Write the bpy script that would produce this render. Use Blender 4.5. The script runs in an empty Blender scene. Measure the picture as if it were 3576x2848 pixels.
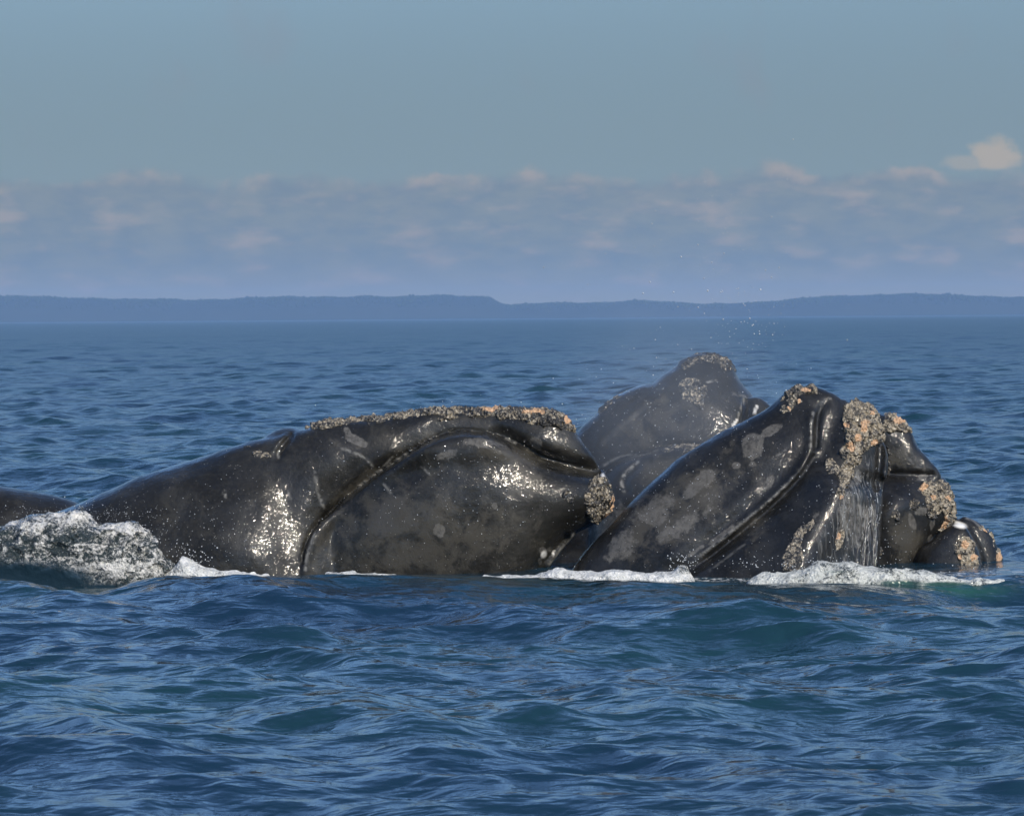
import bpy, bmesh, math, random
import numpy as np
from mathutils import Matrix, Vector

random.seed(7)
RNG = np.random.default_rng(11)
scene = bpy.context.scene
COL = scene.collection

# ------------------------------------------------------------------ camera
CAM_H = 2.6
FPX = 13600.0                       # focal length in photograph pixels (3576 wide)
PITCH = math.radians(1.325)
ROLL = math.radians(-0.43)
cam_data = bpy.data.cameras.new("camera")
cam_data.sensor_width = 36.0
cam_data.lens = 36.0 * FPX / 3576.0
cam_data.clip_start = 0.5
cam_data.clip_end = 60000.0
cam_data.dof.use_dof = True
cam_data.dof.focus_distance = 39.2
cam_data.dof.aperture_fstop = 11.0
camera = bpy.data.objects.new("camera", cam_data)
COL.objects.link(camera)
CAM_R = Matrix.Rotation(math.radians(90) - PITCH, 4, 'X') @ Matrix.Rotation(ROLL, 4, 'Z')
camera.matrix_world = Matrix.Translation((0, 0, CAM_H)) @ CAM_R
scene.camera = camera

# ------------------------------------------------------------------ sky and sun
SUN_EL = math.radians(33)
SUN_AZ = math.radians(146)          # clockwise from +Y: behind the camera, to the right
SKY_STRENGTH = 0.115
world = bpy.data.worlds.new("World")
scene.world = world
world.use_nodes = True


class NT:
    """small helper to write node trees"""
    def __init__(self, tree):
        self.t = tree
        tree.nodes.clear()

    def n(self, kind, **kw):
        nd = self.t.nodes.new(kind)
        for k, v in kw.items():
            setattr(nd, k, v)
        return nd

    def put(self, sock, v):
        if hasattr(v, 'is_linked') or isinstance(v, bpy.types.NodeSocket):
            self.t.links.new(v, sock)
        else:
            sock.default_value = v

    def math(self, op, a, b=0.0, c=0.0, clamp=False):
        nd = self.n('ShaderNodeMath', operation=op, use_clamp=clamp)
        for i, v in enumerate((a, b, c)):
            self.put(nd.inputs[i], v)
        return nd.outputs[0]

    def step(self, v, lo, hi, a=0.0, b=1.0):
        nd = self.n('ShaderNodeMapRange', interpolation_type='SMOOTHSTEP')
        for i, x in enumerate((v, lo, hi, a, b)):
            self.put(nd.inputs[i], x)
        return nd.outputs[0]

    def mix(self, f, a, b, blend='MIX'):
        nd = self.n('ShaderNodeMix', data_type='RGBA', blend_type=blend)
        self.put(nd.inputs[0], f)
        self.put(nd.inputs[6], a)
        self.put(nd.inputs[7], b)
        return nd.outputs[2]

    def noise(self, vec, scale, detail=4.0, rough=0.5, dist=0.0, out=0):
        nd = self.n('ShaderNodeTexNoise')
        self.put(nd.inputs['Vector'], vec)
        nd.inputs['Scale'].default_value = scale
        nd.inputs['Detail'].default_value = detail
        nd.inputs['Roughness'].default_value = rough
        nd.inputs['Distortion'].default_value = dist
        return nd.outputs[out]

    def voronoi(self, vec, scale, feature='F1', out=0):
        nd = self.n('ShaderNodeTexVoronoi', feature=feature)
        self.put(nd.inputs['Vector'], vec)
        nd.inputs['Scale'].default_value = scale
        return nd.outputs[out]

    def scale(self, vec, s):
        nd = self.n('ShaderNodeMapping')
        self.put(nd.inputs[0], vec)
        nd.inputs['Scale'].default_value = s
        return nd.outputs[0]

    def attr(self, name):
        return self.n('ShaderNodeAttribute', attribute_name=name).outputs['Fac']

    def bump(self, h, dist, strength=1.0, normal=None):
        nd = self.n('ShaderNodeBump')
        self.put(nd.inputs['Height'], h)
        nd.inputs['Distance'].default_value = dist
        self.put(nd.inputs['Strength'], strength)
        if normal is not None:
            self.put(nd.inputs['Normal'], normal)
        return nd.outputs[0]


def rgb(r, g, b):
    return (r, g, b, 1.0)


w = NT(world.node_tree)
sky = w.n('ShaderNodeTexSky', sky_type='NISHITA')
sky.sun_disc = False
sky.sun_elevation = SUN_EL
sky.sun_rotation = SUN_AZ
sky.air_density = 1.0
sky.dust_density = 0.6
sky.ozone_density = 2.0
gen = w.n('ShaderNodeTexCoord').outputs['Generated']
sep = w.n('ShaderNodeSeparateXYZ')
w.put(sep.inputs[0], gen)
az = w.math('ARCTAN2', sep.outputs[0], sep.outputs[1])
el = w.math('ARCSINE', sep.outputs[2])
cv = w.n('ShaderNodeCombineXYZ')
w.put(cv.inputs[0], az)
w.put(cv.inputs[1], w.math('MULTIPLY', el, 2.6))
cvec = cv.outputs[0]
K = 0.82 / SKY_STRENGTH
tinted = w.mix(1.0, sky.outputs[0], rgb(0.97, 1.18, 1.44), 'MULTIPLY')
# pale grey-blue murk of the lower air, the same all round, thinning upwards
murk = w.step(el, 0.26, 0.04)
tinted = w.mix(w.math('MULTIPLY', murk, 0.94), tinted, w.mix(w.step(el, 0.02, 0.085), rgb(0.232 * K, 0.308 * K, 0.335 * K), rgb(0.192 * K, 0.275 * K, 0.335 * K)))
# a bank of stratocumulus low over the whole horizon, its upper rim lit by the low warm sun
edge_n = w.noise(w.scale(cvec, (1, 0.4, 1)), 34.0, 5.0, 0.6)
edge = w.math('ADD', w.math('MULTIPLY', edge_n, 0.017), 0.0280)
dlt = w.math('SUBTRACT', edge, el)
bank = w.step(dlt, -0.0014, 0.0030)
bank = w.math('MULTIPLY', bank, w.step(el, -0.01, 0.0))
bn = w.noise(w.scale(cvec, (1, 1, 1)), 95.0, 4.0, 0.55)
bank_col = w.mix(w.step(bn, 0.3, 0.7), rgb(0.215 * K, 0.280 * K, 0.342 * K), rgb(0.275 * K, 0.322 * K, 0.345 * K))
bank_col = w.mix(w.step(el, 0.016, 0.001), bank_col, rgb(0.45 * K, 0.43 * K, 0.33 * K))
c1 = w.mix(w.math('MULTIPLY', bank, 0.88), tinted, bank_col)
pn = w.noise(w.scale(cvec, (1, 0.45, 1)), 66.0, 4.0, 0.5)
rim = w.math('MULTIPLY', w.step(dlt, -0.0012, 0.0006), w.step(dlt, 0.0042, 0.0010))
puff_rim = w.math('MULTIPLY', rim, w.step(pn, 0.42, 0.68))
pn2 = w.noise(w.scale(cvec, (0.8, 0.8, 1)), 80.0, 4.0, 0.5)
low = w.math('MULTIPLY', w.step(pn2, 0.48, 0.74), w.step(dlt, 0.002, 0.006))
puff = w.math('MAXIMUM', w.math('MULTIPLY', puff_rim, 0.85), w.math('MULTIPLY', low, 0.72))
puff = w.math('MULTIPLY', puff, w.step(el, -0.002, 0.003))
c2 = w.mix(puff, c1, rgb(0.46 * K, 0.415 * K, 0.385 * K))
# one small cumulus standing above the bank
def blob(a0, e0, ra, re, wob):
    da = w.math('DIVIDE', w.math('SUBTRACT', az, a0), ra)
    de = w.math('DIVIDE', w.math('SUBTRACT', el, e0), re)
    r = w.math('SQRT', w.math('ADD', w.math('MULTIPLY', da, da), w.math('MULTIPLY', de, de)))
    return w.math('ADD', r, w.math('MULTIPLY', w.math('SUBTRACT', w.noise(w.scale(cvec, (1, 0.5, 1)), 210.0, 4.0), 0.5), wob))
b1 = blob(0.1240, 0.0402, 0.0068, 0.0046, 1.1)
b2 = blob(0.1165, 0.0385, 0.0065, 0.0022, 1.2)
cum = w.math('MAXIMUM', w.step(b1, 1.22, 0.55), w.math('MULTIPLY', w.step(b2, 1.3, 0.5), 0.55))
flat_base = w.step(el, 0.0358, 0.0375)
cum = w.math('MULTIPLY', cum, flat_base)
c3 = w.mix(w.math('MULTIPLY', cum, 0.92), c2, rgb(0.52 * K, 0.465 * K, 0.385 * K))
# thin high veil
hv = w.noise(w.scale(cvec, (1.4, 0.35, 1)), 26.0, 3.0)
c4 = w.mix(w.math('MULTIPLY', w.step(hv, 0.56, 0.75), 0.22), c3, rgb(0.30 * K, 0.30 * K, 0.34 * K))
bg = w.n('ShaderNodeBackground')
w.put(bg.inputs[0], c4)
bg.inputs[1].default_value = SKY_STRENGTH
wo = w.n('ShaderNodeOutputWorld')
w.put(wo.inputs[0], bg.outputs[0])

sun_data = bpy.data.lights.new("sun", 'SUN')
sun_data.energy = 4.0
sun_data.angle = math.radians(0.5)
sun_data.color = (1.0, 0.90, 0.74)
sun = bpy.data.objects.new("sun", sun_data)
COL.objects.link(sun)
to_sun = Vector((math.sin(SUN_AZ) * math.cos(SUN_EL), math.cos(SUN_AZ) * math.cos(SUN_EL), math.sin(SUN_EL)))
sun.rotation_euler = (-to_sun).to_track_quat('-Z', 'Y').to_euler()
sun.location = to_sun * 60

vs = scene.view_settings
scene.display_settings.display_device = 'sRGB'
vs.view_transform = 'Standard'
vs.look = 'None'
vs.exposure = 0.12
vs.gamma = 1.0
vs.use_curve_mapping = False
scene.cycles.use_denoising = True
scene.cycles.max_bounces = 6
scene.cycles.volume_bounces = 0
scene.cycles.volume_step_rate = 1.0
scene.cycles.sample_clamp_indirect = 4.0

# ------------------------------------------------------------------ pixel <-> world helpers
R3 = np.array(CAM_R.to_3x3())
R3I = R3.T


def at(px, py, y):
    """point of the photograph (px, py) on the upright plane at distance y"""
    px = np.asarray(px, float)
    py = np.asarray(py, float)
    d = np.stack([(px - 1788.0) / FPX, -(py - 1424.0) / FPX, -np.ones_like(px)], -1) @ R3.T
    t = y / d[..., 1]
    p = d * t[..., None]
    p[..., 2] += CAM_H
    return p


def to_px(p):
    q = np.array(p, float)
    q[..., 2] -= CAM_H
    c = q @ R3
    return 1788.0 + FPX * c[..., 0] / -c[..., 2], 1424.0 - FPX * c[..., 1] / -c[..., 2]


# ------------------------------------------------------------------ numpy noise
def _hash(ix, iy, iz, seed):
    h = (ix.astype(np.int64) * 374761393 + iy.astype(np.int64) * 668265263 + iz.astype(np.int64) * 2147483647 + seed * 974711) & 0xFFFFFFFF
    h = ((h ^ (h >> 13)) * 1274126177) & 0xFFFFFFFF
    h = ((h ^ (h >> 16)) * 2246822519) & 0xFFFFFFFF
    h = h ^ (h >> 15)
    return (h & 0xFFFFFF).astype(np.float32) / float(0xFFFFFF)


def vnoise(x, y, z, seed=0):
    fx, fy, fz = np.floor(x), np.floor(y), np.floor(z)
    ix, iy, iz = fx.astype(np.int64), fy.astype(np.int64), fz.astype(np.int64)
    tx, ty, tz = x - fx, y - fy, z - fz
    tx, ty, tz = tx * tx * (3 - 2 * tx), ty * ty * (3 - 2 * ty), tz * tz * (3 - 2 * tz)
    r = 0
    for dx in (0, 1):
        wx = tx if dx else 1 - tx
        for dy in (0, 1):
            wy = ty if dy else 1 - ty
            for dz in (0, 1):
                wz = tz if dz else 1 - tz
                r = r + wx * wy * wz * _hash(ix + dx, iy + dy, iz + dz, seed)
    return r * 2 - 1


def fbm(p, freq, octaves=4, gain=0.5, seed=0):
    r, a = 0, 1.0
    for o in range(octaves):
        r = r + a * vnoise(p[..., 0] * freq, p[..., 1] * freq, p[..., 2] * freq, seed + o)
        freq *= 2.03
        a *= gain
    return r


def worley(p, freq, seed=0):
    """distance to the nearest feature point and that point's random value"""
    q = p * freq
    c = np.floor(q)
    best = np.full(q.shape[:-1], 9.0)
    second = np.full(q.shape[:-1], 9.0)
    val = np.zeros(q.shape[:-1])
    for dx in (-1, 0, 1):
        for dy in (-1, 0, 1):
            for dz in (-1, 0, 1):
                n = c + (dx, dy, dz)
                i = n.astype(np.int64)
                f = n + np.stack([_hash(i[..., 0], i[..., 1], i[..., 2], seed + k) for k in (1, 2, 3)], -1)
                d = np.sqrt(((f - q) ** 2).sum(-1))
                m = d < best
                second = np.where(m, best, np.minimum(second, d))
                val = np.where(m, _hash(i[..., 0], i[..., 1], i[..., 2], seed + 9), val)
                best = np.where(m, d, best)
    return best, second, val


def seg_dist(x, y, pts, closed=False):
    """distance from (x, y) to a polyline, and the position 0..1 along it"""
    pts = np.asarray(pts, float)
    n = len(pts)
    d = np.full(x.shape, 1e9)
    t_at = np.zeros(x.shape)
    m = n if closed else n - 1
    for i in range(m):
        a, b = pts[i], pts[(i + 1) % n]
        ab = b - a
        t = np.clip(((x - a[0]) * ab[0] + (y - a[1]) * ab[1]) / max((ab ** 2).sum(), 1e-12), 0, 1)
        e = np.hypot(x - a[0] - t * ab[0], y - a[1] - t * ab[1])
        k = e < d
        t_at = np.where(k, (i + t) / m, t_at)
        d = np.minimum(d, e)
    return d, t_at


def poly_sd(x, y, pts):
    """signed distance to a closed outline, positive inside"""
    pts = np.asarray(pts, float)
    d, _ = seg_dist(x, y, pts, True)
    inside = np.zeros(x.shape, bool)
    n = len(pts)
    for i in range(n):
        a, b = pts[i], pts[(i + 1) % n]
        if a[1] == b[1]:
            continue
        c = ((a[1] > y) != (b[1] > y)) & (x < (b[0] - a[0]) * (y - a[1]) / (b[1] - a[1]) + a[0])
        inside ^= c
    return np.where(inside, d, -d)


def smooth_line(pts, closed=False, per=6):
    """Catmull-Rom through the points"""
    pts = [np.array(p, float) for p in pts]
    n = len(pts)
    out = []
    rng = range(n) if closed else range(n - 1)
    for i in rng:
        if closed:
            p0, p1, p2, p3 = pts[(i - 1) % n], pts[i], pts[(i + 1) % n], pts[(i + 2) % n]
        else:
            p0, p1, p2, p3 = pts[max(i - 1, 0)], pts[i], pts[i + 1], pts[min(i + 2, n - 1)]
        for k in range(per):
            t = k / per
            out.append(0.5 * (2 * p1 + (p2 - p0) * t + (2 * p0 - 5 * p1 + 4 * p2 - p3) * t * t + (3 * p1 - p0 - 3 * p2 + p3) * t ** 3))
    if not closed:
        out.append(pts[-1])
    return np.array(out)


# ------------------------------------------------------------------ solids from profiles (signed distance grids)
class Sculpt:
    """A grid in which rounded solids are blended together and then skinned."""
    def __init__(self, px_box, y0, depth, vox):
        a = at(px_box[0], px_box[1], y0)
        b = at(px_box[2], px_box[3], y0)
        self.y0, self.vox = y0, vox
        self.xs = np.arange(a[0], b[0], vox)
        self.zs = np.arange(b[2], a[2], vox)
        self.ys = np.arange(y0 - depth, y0 + depth, vox)
        self.X, self.Z = np.meshgrid(self.xs, self.zs, indexing='ij')
        self.sdf = None
        # the photograph pixel of every (x, z) cell on the plane y0
        self.PX, self.PY = to_px(np.stack([self.X, np.full_like(self.X, y0), self.Z], -1))

    def solid(self, outline, k=0.9, yoff=0.0, sx=0.0, sz=0.0, pin=None, blend=0.05, flat=None, smooth=True):
        """rounded solid whose profile is the outline (photograph pixels); k: thickness against height;
        yoff: its middle nearer (-) or farther (+); sx, sz: lean of the middle plane; flat: widest half thickness"""
        out = smooth_line(outline, True, 5) if smooth else np.array(outline, float)
        mpp = self.vox_px()
        d = poly_sd(self.PX, self.PY, out) / mpp          # in metres
        inside = d > 0
        phi = self._poisson(inside)
        h = self.vox
        r = np.where(d > 1.6 * h, phi / np.maximum(d, 1e-6), 0.0)
        wgt = (d > 1.6 * h).astype(float)
        for _ in range(26):                               # carry the slope out past the rim
            rs, ws = r * wgt, wgt
            acc = np.zeros_like(r)
            cnt = np.zeros_like(r)
            for ax in (0, 1):
                for s in (1, -1):
                    acc += np.roll(rs, s, ax)
                    cnt += np.roll(ws, s, ax)
            new = (wgt == 0) & (cnt > 0)
            r[new] = acc[new] / cnt[new]
            wgt[new] = 1.0
        r[wgt == 0] = 0.3
        f = np.where(d > 1.6 * h, phi, r * d)
        f = 2 * k * k * f
        if flat is not None:
            f = np.where(f > 0, flat * flat * (1 - np.exp(-f / (flat * flat))), f)
        px0, py0 = pin if pin else (np.mean(out[:, 0]), np.mean(out[:, 1]))
        p0 = at(px0, py0, self.y0)
        yc = self.y0 + yoff + sx * (self.X - p0[0]) + sz * (self.Z - p0[2])
        gx, gz = np.gradient(f, h)
        dy = self.ys[None, None, :] - yc[:, :, None]
        F = f[:, :, None] - dy * dy
        G = np.sqrt((gx[:, :, None] - 0) ** 2 + gz[:, :, None] ** 2 + 4 * dy * dy) + 0.08
        s = np.clip(-F / G, -0.6, 0.6)
        s = np.where((d < -0.1)[:, :, None], np.maximum(s, (-0.6 * d)[:, :, None]), s).astype(np.float32)
        if self.sdf is None:
            self.sdf = s
        else:
            self.sdf = smin(self.sdf, s, blend)
        return self

    def vox_px(self):
        return FPX / self.y0                              # photograph pixels per metre

    def _poisson(self, inside):
        # coarse to fine relaxation of laplace(phi) = -1 with phi = 0 outside
        levels = []
        m = inside.astype(float)
        h = self.vox
        cur = m
        while min(cur.shape) > 28:
            levels.append((cur > 0.5, h))
            a = cur[:cur.shape[0] // 2 * 2, :cur.shape[1] // 2 * 2]
            cur = (a[0::2, 0::2] + a[1::2, 0::2] + a[0::2, 1::2] + a[1::2, 1::2]) / 4
            h *= 2
        levels.append((cur > 0.5, h))
        phi = np.zeros(levels[-1][0].shape)
        for li in range(len(levels) - 1, -1, -1):
            ins, h = levels[li]
            if phi.shape != ins.shape:
                up = np.repeat(np.repeat(phi, 2, 0), 2, 1)
                full = np.zeros(ins.shape)
                full[:up.shape[0], :up.shape[1]] = up[:ins.shape[0], :ins.shape[1]]
                phi = full
            for _ in range(700 if li == len(levels) - 1 else 60):
                s = (np.roll(phi, 1, 0) + np.roll(phi, -1, 0) + np.roll(phi, 1, 1) + np.roll(phi, -1, 1))
                phi = np.where(ins, 0.25 * (s + h * h), 0.0)
        return phi

    def groove(self, line, amp, width, both=False, fade=True):
        """furrow (amp > 0) or ridge (amp < 0) along a line of photograph pixels; width in pixels"""
        l = smooth_line(line)
        d, t = seg_dist(self.PX, self.PY, l)
        g = amp * np.exp(-(d / width) ** 2)
        if fade:
            g *= np.clip(np.minimum(t, 1 - t) * 8, 0, 1)
        m = np.ones_like(self.ys) if both else np.clip((self.y0 + 0.1 - self.ys) / 0.2, 0, 1)
        self.sdf += (g[:, :, None] * m[None, None, :]).astype(np.float32)
        return self

    def ledge(self, line, a_in, w_in, a_out, w_out):
        """a lip: the surface falls back on the upper side of the line and stands out on the lower side"""
        l = smooth_line(line)
        d, t = seg_dist(self.PX, self.PY, l)
        best = np.full(d.shape, 1e9)
        side = np.zeros(d.shape)
        for a, b in zip(l[:-1], l[1:]):
            ab = b - a
            q = np.clip(((self.PX - a[0]) * ab[0] + (self.PY - a[1]) * ab[1]) / (ab ** 2).sum(), 0, 1)
            e = np.hypot(self.PX - a[0] - q * ab[0], self.PY - a[1] - q * ab[1])
            c = ab[0] * (self.PY - a[1]) - ab[1] * (self.PX - a[0])
            k = e < best
            side = np.where(k, c, side)
            best = np.where(k, e, best)
        fade = np.clip(np.minimum(t, 1 - t) * 5, 0, 1)
        g = np.where(side < 0, a_in * np.exp(-(d / w_in) ** 2), -a_out * np.exp(-(d / w_out) ** 2)) * fade
        m = np.clip((self.y0 + 0.1 - self.ys) / 0.2, 0, 1)
        self.sdf += (g[:, :, None] * m[None, None, :]).astype(np.float32)
        return self

    def bulge(self, cx, cy, rx, ry, amp, ang=0.0):
        a = math.radians(ang)
        u = (self.PX - cx) * math.cos(a) + (self.PY - cy) * math.sin(a)
        v = -(self.PX - cx) * math.sin(a) + (self.PY - cy) * math.cos(a)
        g = amp * np.exp(-(u / rx) ** 2 - (v / ry) ** 2)
        m = np.clip((self.y0 + 0.1 - self.ys) / 0.2, 0, 1)
        self.sdf -= (g[:, :, None] * m[None, None, :]).astype(np.float32)
        return self

    def rough(self, freq, amp, octaves=3, seed=0, ridged=False, gain=0.5, still=()):
        near = np.abs(self.sdf) < 0.12
        i, j, l = np.nonzero(near)
        p = np.stack([self.xs[i], self.ys[l], self.zs[j]], -1)
        n = fbm(p, freq, octaves, gain, seed)
        if ridged:
            n = 1 - 2 * np.abs(n)
        for cx, cy, rx, ry, wt in still:                  # places where the surface stays smooth
            n = n * np.clip(1 - wt * np.exp(-((self.PX[i, j] - cx) / rx) ** 2 - ((self.PY[i, j] - cy) / ry) ** 2), 0, 1)
        self.sdf[i, j, l] -= (amp * n).astype(np.float32)
        return self

    def skin(self, smooth=2):
        """surface nets: quads round every crossing of the zero level"""
        S = np.pad(self.sdf.transpose(0, 2, 1), 1, constant_values=0.5)      # x, y, z
        neg = S < 0
        nx, ny, nz = S.shape
        c = [neg[dx:nx - 1 + dx, dy:ny - 1 + dy, dz:nz - 1 + dz] for dx in (0, 1) for dy in (0, 1) for dz in (0, 1)]
        cnt = sum(a.astype(np.int8) for a in c)
        act = (cnt > 0) & (cnt < 8)
        idx = np.full(act.shape, -1, np.int64)
        I = np.argwhere(act)
        idx[act] = np.arange(len(I))
        acc = np.zeros((len(I), 3))
        num = np.zeros(len(I))
        corners = [(dx, dy, dz) for dx in (0, 1) for dy in (0, 1) for dz in (0, 1)]
        val = {k: S[I[:, 0] + k[0], I[:, 1] + k[1], I[:, 2] + k[2]] for k in corners}
        for a in corners:
            for ax in range(3):
                if a[ax]:
                    continue
                b = list(a)
                b[ax] = 1
                va, vb = val[a], val[tuple(b)]
                x = (va < 0) != (vb < 0)
                t = va / np.where(va == vb, 1, va - vb)
                p = np.tile(np.array(a, float), (len(I), 1))
                p[:, ax] = t
                acc[x] += p[x]
                num[x] += 1
        V = (I + acc / num[:, None] - 1) * self.vox + np.array([self.xs[0], self.ys[0], self.zs[0]])
        F = []
        for ax in range(3):
            u, v = [(1, 2), (2, 0), (0, 1)][ax]
            lo = [slice(1, -1)] * 3
            hi = [slice(1, -1)] * 3
            lo[ax] = slice(0, -1)
            hi[ax] = slice(1, None)
            A, B = neg[tuple(lo)], neg[tuple(hi)]
            for flip, m in ((False, A & ~B), (True, ~A & B)):
                E = np.argwhere(m)
                if not len(E):
                    continue
                off = np.ones(3, int)
                off[ax] = 0
                E = E + off
                q = []
                for du, dv in ((-1, -1), (0, -1), (0, 0), (-1, 0)):
                    e = E.copy()
                    e[:, u] += du
                    e[:, v] += dv
                    q.append(idx[e[:, 0], e[:, 1], e[:, 2]])
                q = np.stack(q, -1)
                F.append(q[:, ::-1] if flip else q)
        F = np.concatenate(F)
        F = F[(F >= 0).all(1)]
        for _ in range(smooth):
            V = relax(V, F)
        return V, F


def smin(a, b, k):
    h = np.clip(0.5 + 0.5 * (b - a) / k, 0, 1)
    return (b * (1 - h) + a * h - k * h * (1 - h)).astype(np.float32)


def relax(V, F, lam=0.5):
    acc = np.zeros_like(V)
    num = np.zeros(len(V))
    for k in range(4):
        a, b = F[:, k], F[:, (k + 1) % 4]
        for c in range(3):
            acc[:, c] += np.bincount(a, V[b, c], len(V)) + np.bincount(b, V[a, c], len(V))
        num += np.bincount(a, minlength=len(V)) + np.bincount(b, minlength=len(V))
    return V + lam * (acc / np.maximum(num, 1)[:, None] - V)


def normals(V, F):
    n = np.cross(V[F[:, 2]] - V[F[:, 0]], V[F[:, 3]] - V[F[:, 1]])
    N = np.zeros_like(V)
    for k in range(4):
        for c in range(3):
            N[:, c] += np.bincount(F[:, k], n[:, c], len(V))
    return N / np.maximum(np.linalg.norm(N, axis=1), 1e-9)[:, None]


def mesh_object(name, V, F, mat, parent=None, origin=(0, 0, 0), attrs=None, smooth=True):
    me = bpy.data.meshes.new(name)
    V = np.asarray(V, np.float32) - np.asarray(origin, np.float32)
    F = np.asarray(F, np.int32)
    k = F.shape[1]
    me.vertices.add(len(V))
    me.vertices.foreach_set('co', V.ravel())
    me.loops.add(F.size)
    me.loops.foreach_set('vertex_index', F.ravel())
    me.polygons.add(len(F))
    me.polygons.foreach_set('loop_start', np.arange(0, F.size, k, dtype=np.int32))
    me.polygons.foreach_set('use_smooth', np.full(len(F), smooth))
    me.update(calc_edges=True)
    for n, v in (attrs or {}).items():
        a = me.attributes.new(n, 'FLOAT', 'POINT')
        a.data.foreach_set('value', np.asarray(v, np.float32))
    me.materials.append(mat)
    o = bpy.data.objects.new(name, me)
    COL.objects.link(o)
    if parent is not None:
        o.parent = parent
    else:
        o.location = origin
    return o


def subdivide(V, F, times):
    for _ in range(times):
        e = np.sort(np.concatenate([F[:, [k, (k + 1) % 4]] for k in range(4)]), 1)
        key = e[:, 0] * len(V) + e[:, 1]
        u, inv = np.unique(key, return_inverse=True)
        mid = (V[u // len(V)] + V[u % len(V)]) / 2
        cen = V[F].mean(1)
        nf = len(F)
        m = [len(V) + inv[k * nf:(k + 1) * nf] for k in range(4)]
        c = len(V) + len(u) + np.arange(nf)
        F2 = np.concatenate([np.stack([F[:, k], m[k], c, m[(k + 3) % 4]], 1) for k in range(4)])
        V = np.concatenate([V, mid, cen])
        F = F2
    return V, F


def tag(o, label=None, cat=None, group=None, kind=None):
    for k, v in (('label', label), ('category', cat), ('group', group), ('kind', kind)):
        if v:
            o[k] = v
    return o


def empty(name, loc):
    o = bpy.data.objects.new(name, None)
    o.empty_display_size = 0.3
    COL.objects.link(o)
    o.location = loc
    return o


# ------------------------------------------------------------------ materials
def material(name):
    m = bpy.data.materials.new(name)
    m.use_nodes = True
    return m, NT(m.node_tree)


def finish(nt, bsdf):
    out = nt.n('ShaderNodeOutputMaterial')
    nt.put(out.inputs[0], bsdf.outputs[0])


def skin_material(name, tone, seed):
    m, t = material(name)
    co = t.n('ShaderNodeTexCoord').outputs['Object']
    b = t.n('ShaderNodeBsdfPrincipled')
    big = t.noise(co, 1.3, 5.0, 0.6)
    fine = t.noise(co, 26.0, 5.0, 0.65)
    c = t.mix(t.step(big, 0.35, 0.7), rgb(*[0.62 * v for v in tone]), rgb(*[1.25 * v for v in tone]))
    mot = t.noise(co, 3.1, 8.0, 0.72, 0.5)
    c = t.mix(t.math('MULTIPLY', t.step(mot, 0.46, 0.68), 0.75), c, rgb(*[2.9 * v for v in tone]))
    c = t.mix(t.math('MULTIPLY', t.step(fine, 0.45, 0.75), 0.45), c, rgb(*[2.6 * v for v in tone]))
    # browner skin over broad areas, with sunlit bands and bulge painted in
    brown_lit = t.math('MULTIPLY', t.step(t.math('ADD', t.attr('brown_lit'), t.math('MULTIPLY', t.math('SUBTRACT', t.noise(co, 4.0, 9.0, 0.72, 0.4), 0.5), 2.6)), 0.38, 0.80), t.step(t.attr('brown_lit'), 0.0, 0.25, 0.0, 0.95))
    c = t.mix(brown_lit, c, rgb(0.047, 0.043, 0.035))
    # patches of sloughing skin, crisp ragged rims, plus a painted sunlit jaw front
    wob = t.math('ADD', t.math('MULTIPLY', t.math('SUBTRACT', t.noise(co, 14.0, 8.0, 0.72), 0.5), 1.0), t.math('MULTIPLY', t.math('SUBTRACT', t.noise(co, 3.7, 3.0, 0.5), 0.5), 1.1))
    pm = t.step(t.math('ADD', t.attr('slough_lit'), wob), 0.40, 0.60)
    c = t.mix(t.math('MULTIPLY', pm, t.step(t.noise(co, 16.0, 7.0, 0.75), 0.32, 0.62, 0.25, 1.0)), c, rgb(0.100, 0.095, 0.086))
    # scratches, pale lip rims, running water streaks
    c = t.mix(t.math('MULTIPLY', t.attr('scratch'), t.step(t.noise(co, 18.0, 3.0), 0.35, 0.6)), c, rgb(0.20, 0.195, 0.18))
    st = t.noise(t.scale(co, (26, 26, 3.2)), 1.0, 4.0, 0.6, 0.6)
    sm = t.math('MULTIPLY', t.attr('streak'), t.step(st, 0.50, 0.66))
    c = t.mix(t.math('MULTIPLY', sm, 0.60), c, rgb(0.30, 0.30, 0.29))
    c = t.mix(t.attr('white'), c, rgb(0.72, 0.70, 0.66))
    # tiny pale flecks, droplet glints painted into the colour
    fl = t.voronoi(co, 26.0)
    flm = t.math('MULTIPLY', t.step(fl, 0.13, 0.07), t.step(t.noise(co, 4.0, 2.0), 0.45, 0.6))
    c = t.mix(t.math('MULTIPLY', flm, 0.75), c, rgb(0.30, 0.29, 0.27))
    t.put(b.inputs['Base Color'], c)
    t.put(b.inputs['Roughness'], t.step(fine, 0.3, 0.75, 0.42, 0.60))
    b.inputs['IOR'].default_value = 1.40
    b.inputs['Specular IOR Level'].default_value = 0.22
    wet = t.step(t.noise(co, 2.4, 5.0, 0.65), 0.34, 0.60, 0.45, 1.0)
    t.put(b.inputs['Coat Weight'], wet)
    b.inputs['Coat Roughness'].default_value = 0.07
    b.inputs['Coat IOR'].default_value = 1.36
    drops = t.step(t.voronoi(co, 42.0), 0.42, 0.08)
    dm = t.math('MULTIPLY', drops, t.step(t.noise(co, 3.2, 3.0), 0.44, 0.6))
    n1 = t.bump(t.noise(co, 4.0, 5.0, 0.55), 0.018, 0.5)
    n2 = t.bump(t.noise(co, 34.0, 5.0, 0.65), 0.006, 0.75, n1)
    n3 = t.bump(t.noise(co, 19.0, 3.0, 0.6, 0.4), 0.0085, 1.0, t.bump(dm, 0.0022, 1.0, t.bump(t.noise(co, 3.0, 3.0), 0.02, 1.0)))
    t.put(b.inputs['Normal'], n2)
    t.put(b.inputs['Coat Normal'], n3)
    finish(t, b)
    return m


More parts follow.
